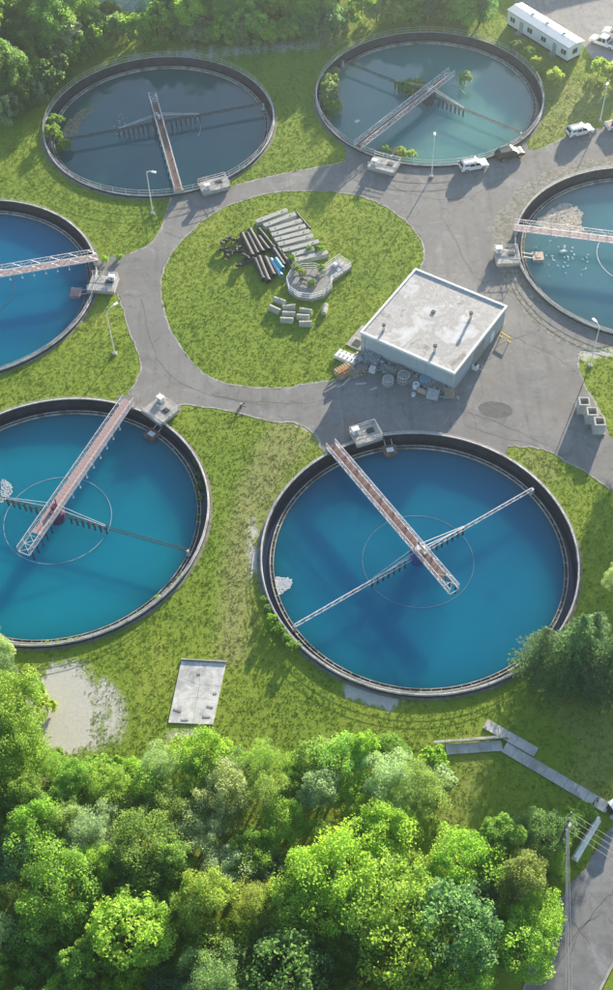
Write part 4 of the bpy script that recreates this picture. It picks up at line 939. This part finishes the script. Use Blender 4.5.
m_, r_ = place_car((496, 157), (523, 151)); vehicle('parked_car', 'dark green sport utility car parked right of the first white car', 'car', m_, r_, 'dark_car')
m_, r_ = place_car((567, 134), (592, 128)); vehicle('parked_car', 'white sport utility car parked at the edge of the yellow grass', 'car', m_, r_, 'white_car', L=4.9)
m_, r_ = place_car((605, 127), (634, 121)); vehicle('pickup_truck', 'white pickup truck cut off by the right edge near the parked white car', 'truck', m_, r_, 'white_car', True, L=5.4)
m_, r_ = place_car((591, 38), (616, 47)); vehicle('pickup_truck', 'white pickup truck in the pale car park behind the trailer', 'truck', m_, r_ + PI, 'white_car', True, L=5.6, H=2.0)
m_, r_ = place_car((602, 30), (632, 38)); vehicle('pickup_truck', 'second white truck at the top right corner beyond the first one', 'truck', m_, r_ + PI, 'white_car', True, L=5.6, H=2.0)

# site trailer
zh = 3.3; ta, tb = at(508, 9.5, zh), at(569, 47.5, zh); d = tb - ta; Lt = d.length; rz = math.atan2(d.y, d.x)
t = thing('office_trailer', 'long white site office trailer at the top right beside the wood', 'trailer', (ta.x, ta.y, 0), rz); Wt = 3.7
MB().box((Lt / 2, Wt / 2, .5 + (zh - .5) / 2), (Lt, Wt, zh - .5)).build('body', 'white_paint', t)
MB().add([(-.15, -.15, zh), (Lt + .15, -.15, zh), (Lt + .15, Wt + .15, zh), (-.15, Wt + .15, zh), (-.15, Wt / 2, zh + .35), (Lt + .15, Wt / 2, zh + .35)], [(0, 1, 5, 4), (2, 3, 4, 5), (1, 2, 5), (3, 0, 4), (0, 3, 2, 1)]).build('roof', 'white_paint', t)
MB().box((Lt / 2, Wt / 2, .25), (Lt - .2, Wt - .3, .5)).build('skirt', 'concrete_dark', t)
for x in (1.6, 6.4, 10.2, 15.6):
    f = MB().box((x, -.03, 1.9), (1.2, .08, 1.0)).build('window', 'glass_dark', t); MB().box((x, -.06, 1.36), (1.35, .1, .08)).box((x, -.06, 2.44), (1.35, .1, .08)).box((x, -.05, 1.9), (.06, .1, 1.0)).build('window_frame', 'white_paint', f)
for x in (4.1, 13.2): MB().box((x, -.03, 1.5), (.95, .07, 2.0)).build('door', 'grey_plastic', t); MB().box((x, -.55, .3), (1.1, .9, .55)).build('step', 'timber_grey', t)
f = MB().box((Lt + .03, Wt / 2, 1.9), (.08, 1.2, 1.0)).build('window', 'glass_dark', t); MB().box((Lt + .05, Wt / 2, 1.36), (.1, 1.35, .08)).build('window_frame', 'white_paint', f)
for x in (4.5, 8.5, 13): MB().box((x, Wt * .65, zh + .32), (.5, .5, .3)).build('roof_unit', 'grey_plastic', t)
MB().tube([(9.3, Wt / 2, zh + .3), (9.3, Wt / 2, zh + 2.6)], .05).build('mast', 'galv', t)
MB().tube([(0, -.02, zh - .25), (Lt, -.02, zh - .25)], .05, 6).build('gutter', 'grey_plastic', t)

# warehouse past the top right corner: its shade lies on the car park
t = thing('warehouse', 'pale flat-roofed warehouse beyond the top right car park', 'building', (64, 254, 0), .35)
MB().box((0, 0, 3.2), (22, 14, 6.4)).build('wall', 'siding', t); MB().box((0, 0, 6.5), (22.4, 14.4, .25)).build('roof', 'roof', t)
for i in range(5): MB().box((-8.8 + i * 4.4, -7.03, 2.0), (2.6, .1, 3.6)).build('roller_door', 'grey_plastic', t)
for x, y in ((-6, 2), (1, -3), (7, 3)): MB().box((x, y, 7.2), (2.2, 1.6, 1.2)).build('roof_unit', 'galv', t)

# ------------------------------------------------------------------ vegetation
def leaf_quads(P, Nn, size, asp=.62):
    n = len(P); Nn = Nn / np.linalg.norm(Nn, axis=1, keepdims=True)
    r = RNG.normal(size=(n, 3)); u = np.cross(Nn, r); u /= np.linalg.norm(u, axis=1, keepdims=True) + 1e-9; v = np.cross(Nn, u)
    s = size * RNG.uniform(.65, 1.3, n)[:, None]
    a = P - u * s * .5; b = P + v * s * .5 * asp + Nn * s * .10; c = P + u * s * .5; d = P - v * s * .5 * asp + Nn * s * .10
    return np.stack([a, b, c, d], 1).reshape(-1, 3)
def sphere(n):
    x = RNG.normal(size=(n, 3)); return x / np.linalg.norm(x, axis=1, keepdims=True)
def crown_mesh(nl=9, ns=9, lp=150, Rc=3.6, Hc=3.4, zc=5.6, size=.255, asp=.62, up=.5, spread=1.0):
    P = []; Nn = []; T = []; lobes = []
    for i in range(nl):
        k = (i + .5) / nl; ph = i * 2.4 + RNG.uniform(-.3, .3); cz = 1 - 1.55 * k; rr = math.sqrt(max(.05, 1 - cz * cz))
        f = RNG.uniform(.5, .72); lc = np.array([Rc * f * rr * math.cos(ph), Rc * f * rr * math.sin(ph), zc + Hc * f * cz]); lr = RNG.uniform(.40, .58) * Rc * spread; lobes.append(lc)
        out = lc - np.array([0, 0, zc - 1.0]); out /= np.linalg.norm(out) + 1e-6
        lt = RNG.uniform(-.12, .12)
        dirs = sphere(ns * 3); sc_ = dirs @ out + .35 * dirs[:, 2]; dirs = dirs[np.argsort(-sc_)[:ns * 2]]; dirs = dirs[RNG.permutation(len(dirs))[:ns]]
        for dv in dirs:
            cc = lc + dv * lr * RNG.uniform(.7, 1.05); cr_ = lr * RNG.uniform(.36, .70); ld = sphere(lp); ld = ld + dv * .55 + np.array([0, 0, .25]); ld /= np.linalg.norm(ld, axis=1, keepdims=True)
            P.append(cc + ld * cr_ * (RNG.uniform(.12, 1.15, lp) ** .5)[:, None]); nn = ld * .55 + np.array([0, 0, up * .4]) + RNG.normal(0, .6, (lp, 3)); Nn.append(nn)
            T.append(np.clip(.5 + lt + RNG.uniform(-.16, .16) + RNG.normal(0, .14, lp), 0, 1))
    return quads_mesh('crown', leaf_quads(np.vstack(P), np.vstack(Nn), size, asp), dict(tone=np.concatenate(T))), lobes
def trunk_mb(lobes, zc, r=.24):
    m = MB(); m.tube([(0, 0, 0), (.05, .03, zc * .35), (-.04, .05, zc * .7), (0, 0, zc)], [r, r * .8, r * .6, r * .4], 8)
    for i, l in enumerate(lobes[:6]):
        z0 = zc * (.45 + .07 * i); m.tube([(0, 0, z0), (l[0] * .5, l[1] * .5, (z0 + l[2]) / 2), tuple(l)], [r * .45, r * .3, r * .12], 6)
    return m
def conifer_mesh(H=11.0, Rb=3.6, whorls=32, size=.30, droop=.28):
    P = []; Nn = []; T = []
    for wi in range(whorls):
        k = (wi + .3) / whorls; z = .8 + k * (H - .9); rr = Rb * (1 - k) ** .75 * RNG.uniform(.85, 1.1) + .15; nb = int(9 + 7 * (1 - k))
        for b in range(nb):
            a = RNG.uniform(0, 2 * PI); L = rr * RNG.uniform(.72, 1.12); n = int(12 + 42 * L / Rb); s = np.sort(RNG.uniform(.12, 1, n))
            side = RNG.normal(0, .20, n) * (1.1 - s) * L * .8; rad = s * L; zz = z + rad * .10 - droop * (rad ** 2) / Rb + RNG.normal(0, .06, n)
            x = rad * math.cos(a) - side * math.sin(a); y = rad * math.sin(a) + side * math.cos(a); P.append(np.stack([x, y, zz], 1))
            Nn.append(np.stack([np.full(n, .45 * math.cos(a)), np.full(n, .45 * math.sin(a)), np.ones(n)], 1) + RNG.normal(0, .38, (n, 3)))
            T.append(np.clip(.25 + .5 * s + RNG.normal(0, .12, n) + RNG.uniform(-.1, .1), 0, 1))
    return quads_mesh('crown', leaf_quads(np.vstack(P), np.vstack(Nn), size, .34), dict(tone=np.concatenate(T)))
PROTO = {}
def proto(key, crown, tr):
    PROTO[key] = (crown, tr)
TRK = {}
for key, kw in dict(round1={}, round2=dict(nl=11, lp=125), round3=dict(nl=8, ns=10, Rc=3.9, Hc=2.9, zc=5.2), tall1=dict(nl=10, Rc=2.9, Hc=4.4, zc=6.4), tall2=dict(nl=12, ns=8, Rc=2.8, Hc=4.8, zc=6.8, spread=.9),
                    wispy1=dict(nl=9, ns=11, lp=135, size=.20, asp=.4, up=.2, Rc=3.3, Hc=3.6), wispy2=dict(nl=12, ns=9, lp=135, size=.20, asp=.4, up=.2, Rc=2.9, Hc=3.9), coarse1=dict(size=.36, lp=85, ns=9), bushy1=dict(nl=11, ns=9, lp=130, Hc=3.6, zc=3.7, Rc=3.2), bushy2=dict(nl=12, ns=9, lp=125, Hc=4.2, zc=4.3, Rc=3.0),  shrub1=dict(nl=7, ns=7, lp=60, Rc=1.4, Hc=1.1, zc=1.2, size=.24), shrub2=dict(nl=6, ns=8, lp=55, Rc=1.2, Hc=1.4, zc=1.4, size=.22)).items():
    me, lob = crown_mesh(**kw); zc = kw.get('zc', 5.6); tm = trunk_mb(lob, zc, .07 if 'shrub' in key else .24)
    mt = bpy.data.meshes.new('trunk'); mt.from_pydata(tm.v, [], tm.f); mt.materials.append(MAT['bark']); me.materials.append(MAT['leaf']); PROTO[key] = (me, mt)
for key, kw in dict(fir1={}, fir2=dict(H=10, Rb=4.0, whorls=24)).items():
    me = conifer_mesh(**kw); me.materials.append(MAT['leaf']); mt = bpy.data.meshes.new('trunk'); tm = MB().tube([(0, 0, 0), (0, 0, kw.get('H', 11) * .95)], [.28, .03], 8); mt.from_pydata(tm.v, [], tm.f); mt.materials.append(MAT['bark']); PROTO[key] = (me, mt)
PAL = {'lime green': (.165, .260, .050), 'yellow green': (.19, .25, .055), 'mid green': (.125, .205, .052), 'fresh green': (.145, .235, .050), 'dark green': (.080, .140, .050), 'blue green': (.085, .160, .080), 'silvery green': (.21, .27, .17), 'olive green': (.15, .20, .065), 'grey green': (.13, .19, .10), 'conifer green': (.050, .088, .044)}
TREES = []
def tree(px_or_xy, key, col, scale, zs=1.0, world=False, name='tree', where='', group=None, cat='tree', base_z=0.0):
    p = Vector((px_or_xy[0], px_or_xy[1], base_z)) if world else at(*px_or_xy, base_z)
    o = bpy.data.objects.new(name, None); COL.objects.link(o); o.location = (p.x, p.y, base_z); o.rotation_euler = (0, 0, random.uniform(0, 6.28)); o.scale = (scale, scale, scale * zs)
    cm, tm = PROTO[key]
    c = bpy.data.objects.new('crown', cm); COL.objects.link(c); c.parent = o
    k = random.uniform(.86, 1.14); pc = [v * (2.0 if group and 'upper tanks' in group else 2.9 if col == 'conifer green' else 1.75) for v in PAL[col]]; c.color = (pc[0] * k * random.uniform(.92, 1.08), pc[1] * k, pc[2] * k * random.uniform(.85, 1.2), 1)  # far-wood leaf colour is lifted to imitate hazy back light
    t_ = bpy.data.objects.new('trunk' if 'shrub' not in key else 'stem', tm); COL.objects.link(t_); t_.parent = o
    o['category'] = cat
    if group: o['group'] = group
    TREES.append(dict(o=o, key=key, col=col, s=scale, where=where, cat=cat, p=p)); return o

# front wood at the bottom
FRONT = poly([(-40, 668), (0, 664), (22, 700), (40, 765), (90, 792), (130, 782), (170, 768), (215, 765), (270, 768), (330, 762), (375, 765), (415, 768), (432, 800), (440, 860), (490, 872), (540, 850), (545, 890), (535, 930), (520, 965), (505, 1000), (480, 1090), (460, 1180), (-60, 1180)])
def zone(p):
    x, y = pix(p.x, p.y, 5)
    h = 'below the sandy patch' if x < 110 else 'below the slab' if x < 235 else 'below the big blue tank' if x < 400 else 'by the shaded lawn' if x < 480 else 'by the street'
    v = 'at the lawn edge' if y < 770 else 'in the upper wood' if y < 850 else 'in the lower wood' if y < 920 else 'at the bottom edge'
    return v + ' ' + h
placed = []
def try_place(n, dmin, polyg):
    lo, hi = polyg.min(0), polyg.max(0); out = []
    for _ in range(n * 60):
        q = RNG.uniform(lo, hi)
        if not inside(q[None], polyg)[0]: continue
        x, y = pix(q[0], q[1], 0)
        if x < -60 or x > 640 or y > 1120: continue
        if all(np.hypot(*(q - r_)) > dmin for r_ in placed): placed.append(q); out.append(q)
        if len(out) >= n: break
    return out
# trees one can pick out in the photograph: (crown centre px, key, colour, scale)
for (x, y), key, col, s in (((385, 838), 'round2', 'lime green', 1.0), ((330, 880), 'round1', 'lime green', 1.25), ((395, 905), 'round3', 'lime green', 1.3), ((300, 905), 'round2', 'lime green', 1.0), ((455, 925), 'coarse1', 'blue green', 1.2), ((400, 960), 'coarse1', 'fresh green', 1.15),
                        ((340, 765), 'round1', 'fresh green', .85), ((390, 780), 'wispy1', 'silvery green', .95), ((418, 790), 'wispy2', 'olive green', .95), ((145, 850), 'round1', 'mid green', 1.05), ((90, 835), 'wispy1', 'silvery green', 1.0), ((40, 830), 'round2', 'fresh green', .9),
                        ((8, 700), 'round3', 'fresh green', 1.0), ((15, 745), 'round1', 'fresh green', .9), ((462, 862), 'round2', 'fresh green', .95), ((520, 880), 'tall1', 'olive green', .85), ((545, 835), 'round3', 'dark green', .78), ((500, 840), 'tall2', 'mid green', .75), ((205, 755), 'round2', 'lime green', .8), ((160, 765), 'wispy2', 'silvery green', .75), ((265, 765), 'wispy1', 'fresh green', .8),
                        ((60, 890), 'round3', 'mid green', 1.15), ((130, 930), 'coarse1', 'lime green', 1.1), ((205, 905), 'tall1', 'yellow green', .95), ((290, 975), 'coarse1', 'dark green', 1.1), ((215, 985), 'wispy1', 'grey green', 1.1)):
    hz = 6.0 * s; p = at(x, y, hz); placed.append(np.array([p.x, p.y])); tree((p.x, p.y), key, col, s, world=True, where=zone(p), group='trees of the front wood')
cols = ['lime green', 'fresh green', 'fresh green', 'mid green', 'mid green', 'mid green', 'lime green', 'olive green', 'silvery green', 'blue green', 'fresh green']
for q in try_place(125, 2.75, FRONT):
    key = random.choice(['round1', 'round2', 'round3', 'tall1', 'tall2', 'coarse1', 'wispy1', 'bushy1', 'bushy2', 'round2']); col = random.choice(cols)
    if key.startswith('wispy'): col = random.choice(['silvery green', 'grey green', 'olive green', 'fresh green'])
    p = Vector((q[0], q[1], 0)); y = pix(q[0], q[1])[1]
    tree((q[0], q[1]), key, col, random.uniform(.6, .84), random.uniform(.95, 1.15), world=True, where=zone(p), group='trees of the front wood')
# shrubs along the wood edge and around the site
def shrubs(pts, where, cols_, smin=.6, smax=1.2, group=None, base_z=0.0):
    for x, y in pts: tree((x, y), random.choice(['shrub1', 'shrub2']), random.choice(cols_), random.uniform(smin, smax), random.uniform(.8, 1.2), name='shrub', where=where, group=group, cat='shrub', base_z=base_z)
shrubs([(30, 755), (45, 768), (60, 762), (75, 775), (95, 770), (112, 778), (48, 712), (38, 700), (135, 772)], 'at the wood edge below the sandy patch', ['lime green', 'fresh green', 'yellow green'], .8, 1.5, 'shrubs along the wood edge')
shrubs([(180, 762), (235, 760), (300, 765), (325, 755), (432, 765), (440, 785)], 'at the wood edge below the front lawn', ['lime green', 'silvery green', 'fresh green'], .8, 1.4, 'shrubs along the wood edge')
shrubs([(550, 850), (558, 836), (570, 826), (584, 815), (552, 872), (546, 888), (542, 905), (535, 930), (528, 945)], 'along the street kerb by the power pole', ['lime green', 'yellow green', 'fresh green', 'dark green'], .6, 1.1, 'shrubs by the street')
# conifers right of the lower right tank
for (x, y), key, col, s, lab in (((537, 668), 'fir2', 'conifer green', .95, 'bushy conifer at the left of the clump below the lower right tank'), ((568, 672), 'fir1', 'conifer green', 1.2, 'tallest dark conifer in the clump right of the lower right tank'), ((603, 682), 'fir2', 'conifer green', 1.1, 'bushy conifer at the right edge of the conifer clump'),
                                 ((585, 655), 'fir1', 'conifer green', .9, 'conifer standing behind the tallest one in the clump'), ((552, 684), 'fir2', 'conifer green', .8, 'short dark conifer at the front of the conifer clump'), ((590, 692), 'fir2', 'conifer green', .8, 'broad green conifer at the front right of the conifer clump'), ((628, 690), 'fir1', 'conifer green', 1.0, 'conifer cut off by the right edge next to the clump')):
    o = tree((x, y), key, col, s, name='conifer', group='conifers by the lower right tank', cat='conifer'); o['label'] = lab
o = tree((594, 634), 'wispy1', 'silvery green', .42, name='tree', cat='tree'); o['label'] = 'small silvery tree behind the conifer clump beside the lower right tank'
o = tree((612, 590), 'wispy2', 'silvery green', .5, name='tree', cat='tree'); o['label'] = 'small pale tree at the right edge on the shaded grass'
# wood behind the upper tanks
BACK1 = poly([(-40, 132), (0, 124), (25, 110), (46, 92), (62, 72), (82, 54), (100, 38), (100, 15), (60, -40), (-60, -30)])
BACK2 = poly([(150, 36), (200, 34), (260, 36), (310, 34), (345, 26), (400, 20), (450, 20), (474, 27), (484, 32), (486, 8), (470, -25), (150, -25)])
BACK2F = poly([(165, 38), (200, 36), (260, 37), (310, 36), (345, 28), (400, 21), (450, 21), (474, 29), (480, 33), (480, 10), (420, 3), (330, 6), (250, 14), (170, 14)])
BACK3 = poly([(96, 46), (150, 37), (160, 26), (100, 28)])
def zone2(p):
    x, y = pix(p.x, p.y, 0)
    h = 'at the top left corner' if x < 45 else 'left of the slate tank' if x < 110 else 'behind the slate tank' if x < 250 else 'between the upper tanks' if x < 330 else 'behind the top tank' if x < 440 else 'by the office trailer'
    return ('front row ' if y > (22 if x > 100 else 70) else 'farther back ') + h
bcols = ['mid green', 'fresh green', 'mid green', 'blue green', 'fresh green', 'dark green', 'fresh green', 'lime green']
def sunw(q): return q[0] * math.cos(SUN_AZ) - q[1] * math.sin(SUN_AZ)
GAPS = [(sunw(at(*p)), h_) for p, h_ in (((285, 110), 4.4), ((18, 165), 4.6), ((240, 215), 3.6))]
def try_place2(n, dmin, polyg):
    lo, hi = polyg.min(0), polyg.max(0); out = []
    for _ in range(n * 80):
        q = RNG.uniform(lo, hi)
        if not inside(q[None], polyg)[0] or in_tank(q[None], 3)[0]: continue
        if any(abs(sunw(q) - g_) < h_ for g_, h_ in GAPS): continue
        if all(np.hypot(*(q - r_)) > dmin for r_ in placed): placed.append(q); out.append(q)
        if len(out) >= n: break
    return out
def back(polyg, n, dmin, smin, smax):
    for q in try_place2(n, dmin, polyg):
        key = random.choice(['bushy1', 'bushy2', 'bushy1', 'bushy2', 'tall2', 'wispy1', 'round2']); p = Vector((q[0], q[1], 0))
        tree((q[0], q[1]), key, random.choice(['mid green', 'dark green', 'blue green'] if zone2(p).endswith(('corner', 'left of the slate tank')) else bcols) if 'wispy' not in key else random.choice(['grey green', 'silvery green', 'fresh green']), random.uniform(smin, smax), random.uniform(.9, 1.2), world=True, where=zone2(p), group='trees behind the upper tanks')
FR1 = [(-8, 126), (6, 122), (18, 114), (28, 107), (38, 100), (48, 91), (57, 79), (66, 70), (76, 62), (86, 54), (96, 48), (10, 112), (30, 95), (50, 76), (70, 58)]
shrubs(FR1, 'along the front of the top left wood', ['mid green', 'blue green', 'fresh green', 'silvery green', 'dark green'], 1.8, 2.9, 'shrubs along the front of the top left wood')
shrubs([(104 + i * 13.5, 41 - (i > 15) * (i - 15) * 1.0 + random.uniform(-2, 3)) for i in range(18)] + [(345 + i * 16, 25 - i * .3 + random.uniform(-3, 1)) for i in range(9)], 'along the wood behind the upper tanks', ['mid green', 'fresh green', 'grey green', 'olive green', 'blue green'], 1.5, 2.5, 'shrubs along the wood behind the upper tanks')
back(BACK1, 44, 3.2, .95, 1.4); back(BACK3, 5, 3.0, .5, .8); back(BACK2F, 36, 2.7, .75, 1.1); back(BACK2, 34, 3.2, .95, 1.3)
shrubs([(515, 52), (528, 60), (536, 70), (545, 76), (553, 84)], 'between the top tank and the trailer', ['yellow green', 'lime green', 'olive green'], .7, 1.2, 'shrubs behind the top tank')
shrubs([(598, 76), (608, 80), (615, 86)], 'at the right edge near the car park', ['yellow green', 'olive green'], 1.0, 1.5, 'shrubs by the car park')
# plants growing inside the tanks
shrubs([(57, 126), (56, 142), (64, 150)], 'inside the left wall of the slate tank', ['grey green', 'mid green'], .9, 1.3, 'bushes in the upper left tank', WZ)
shrubs([(329, 88), (327, 97), (329, 106), (334, 80), (333, 114), (331, 92), (330, 101)], 'inside the left wall of the top tank', ['grey green', 'mid green'], .9, 1.25, 'bushes in the top tank', WZ)
shrubs([(402, 92), (411, 90), (419, 93), (407, 95), (415, 96)], 'growing behind the bridge of the top tank', ['olive green', 'mid green'], .65, .9, 'bushes by the bridge of the top tank', WZ)
shrubs([(464, 86)], 'growing right of the bridge end in the top tank', ['grey green'], .95, .95, None, WZ)
shrubs([(386, 154), (400, 157), (406, 158), (412, 158)], 'inside the top tank by its platform', ['lime green', 'yellow green'], .5, .7, 'bushes at the front of the top tank', WZ)
bw_ = [TC['B'] + Vector((20.0 * math.cos(a), 20.0 * math.sin(a), 0)) for a in [A_(x + random.uniform(-1.5, 1.5)) for x in (-88, -84, -80, -77, -68, -66, -57, -55, -53, -44, -43, -36, -33, -28)]]
shrubs([pix(v.x, v.y, -.9) for v in bw_], 'on the front weir of the turquoise tank', ['fresh green', 'silvery green', 'olive green'], .12, .30, 'weeds on the front weir of the turquoise tank', -.9)
shrubs([(196, 455), (198, 465), (199, 478), (200, 490), (201, 500), (199, 520)], 'along the right wall of the turquoise tank', ['fresh green', 'mid green'], .35, .5, 'weeds along the right wall of the turquoise tank', -1.6)
shrubs([(264, 602), (268, 612), (272, 622), (279, 632), (286, 640), (293, 648), (270, 630)], 'outside the left rim of the lower right tank', ['mid green', 'fresh green', 'dark green'], .35, .75, 'weeds outside the lower right tank')
shrubs([(295, 270), (312, 286), (321, 272), (302, 276)], 'inside the fenced pit on the ring lawn', ['olive green', 'olive green'], .42, .58, 'plants in the fenced pit', .6)
shrubs([(287, 258), (292, 262), (310, 252), (318, 250), (322, 252)], 'growing between the concrete beams', ['fresh green', 'mid green'], .3, .5, 'weeds between the concrete beams')
shrubs([(105, 262), (120, 259)], 'on the rubble beside the deep blue tank', ['lime green'], .3, .45, 'weeds beside the deep blue tank')
# trees past the right edge whose shade falls on the grass
for (x, y), key, col, s in (((50.5, 112), 'round1', 'mid green', .9), ((56, 116), 'tall1', 'dark green', .95), ((61, 113), 'round3', 'fresh green', 1.0), ((66, 118), 'round2', 'mid green', 1.0)):
    o = tree((x, y), key, col, s, world=True, group='trees past the right edge', where='past the right edge beside the yard')

# ---- labels that single each tree or shrub out
FORM = dict(round1='broad', round2='rounded', round3='wide low', tall1='tall', tall2='slender', wispy1='feathery', wispy2='narrow feathery', coarse1='large-leaved', bushy1='bushy', bushy2='dense', shrub1='bushy', shrub2='upright')
by = {}
for T in TREES:
    if 'label' in T['o'].keys(): continue
    lab = '%s %s %s %s' % (FORM.get(T['key'], ''), T['col'], T['cat'], T['where']); by.setdefault(lab, []).append(T)
for lab, L in by.items():
    if len(L) == 1: L[0]['o']['label'] = lab; continue
    L.sort(key=lambda T: pix(T['p'].x, T['p'].y)[0]); n = len(L)
    names = {2: ['left-hand', 'right-hand'], 3: ['leftmost', 'middle', 'rightmost'], 4: ['leftmost', 'second from left', 'second from right', 'rightmost']}.get(n) or ['leftmost', 'second from left', 'third from left'] + ['middle'] * (n - 5 if n > 5 else 0) + ['second from right', 'rightmost'][-(n - 3):]
    for T, w_ in zip(L, names): T['o']['label'] = w_ + ' ' + lab

# grass: tufts over the lawns in view
def grass_points(n):
    P = np.stack([RNG.uniform(-72, 72, n), RNG.uniform(44, 232, n)], 1)
    fw = P[:, 1] * cp + CAMH * sp; up = P[:, 1] * sp - CAMH * cp; u = P[:, 0] / fw * FOC; v = -up / fw * FOC
    X = 306.5 + u * cr - v * sr; Y = 495 + u * sr + v * cr
    ok = (X > -12) & (X < 626) & (Y > -5) & (Y < 905); P = P[ok]
    P = P[~in_tank(P, .55)]
    P = P[~(inside(P, ROAD) & ~inside(P, ISL))]; P = P[~inside(P, STREET)]; P = P[~inside(P, LOT)]
    for Q in (np.array([(p.x, p.y) for p in L_]), np.array([(p.x, p.y) for p in bc])): P = P[~inside(P, Q)]
    for a, b, wd in (((504, 747.5), (608, 809), 1.0), ((446, 750), (502, 746), .9), ((485, 724), (536, 753), .9)): P = P[dist_line(P, poly([a, b])) > wd]
    s = soil_fn(P); P = P[RNG.uniform(0, 1, len(P)) > s * 1.1]
    return P
GPt = grass_points(150000)
dr = dry_fn(GPt); n = len(GPt); nb = 4
base = np.repeat(GPt, nb, 0) + RNG.normal(0, .13, (n * nb, 2)); a = RNG.uniform(0, 2 * PI, n * nb)
clump = np.repeat(.5 + .5 * np.sin(GPt[:, 0] * .9 + 2 * np.sin(GPt[:, 1] * .35)) * np.sin(GPt[:, 1] * .8 + 1.7 * np.sin(GPt[:, 0] * .5)), nb)
hh = RNG.uniform(.05, .13, n * nb) * (.7 + .6 * clump); wd = RNG.uniform(.05, .11, n * nb); ln = RNG.normal(0, .10, (n * nb, 2))
b0 = np.stack([base[:, 0] - wd * np.cos(a), base[:, 1] - wd * np.sin(a), np.zeros(n * nb)], 1); b1 = np.stack([base[:, 0] + wd * np.cos(a), base[:, 1] + wd * np.sin(a), np.zeros(n * nb)], 1); b2 = np.stack([base[:, 0] + ln[:, 0], base[:, 1] + ln[:, 1], hh], 1)
gme = quads_mesh('grass', np.stack([b0, b1, b2], 1).reshape(-1, 3), dict(tone=np.clip(RNG.normal(.45, .2, n * nb), 0, 1), dry=np.clip(np.repeat(dr, nb) * .85 - RNG.uniform(0, .6, n * nb), 0, .6)), tri=True)
go = link('grass', gme, 'grass'); go['kind'] = 'stuff'; tag(go, 'short uneven green grass on the lawns between the tanks', 'grass')

# ------------------------------------------------------------------ haze over the far side of the site
if HAZE:
    m, t, b = nodes('thin haze'); t.nodes.remove(b)
    v = N(t, 'ShaderNodeVolumePrincipled'); v.inputs['Color'].default_value = (.74, .88, 1.0, 1); v.inputs['Density'].default_value = HAZE; v.inputs['Anisotropy'].default_value = .7
    t.links.new(v.outputs[0], t.nodes['Material Output'].inputs['Volume'])
    hz = MB().box((0, 280, 66.5), (1160, 1200, 141)).build('haze', m); hz['kind'] = 'stuff'; tag(hz, 'thin pale haze hanging over the whole site', 'haze')
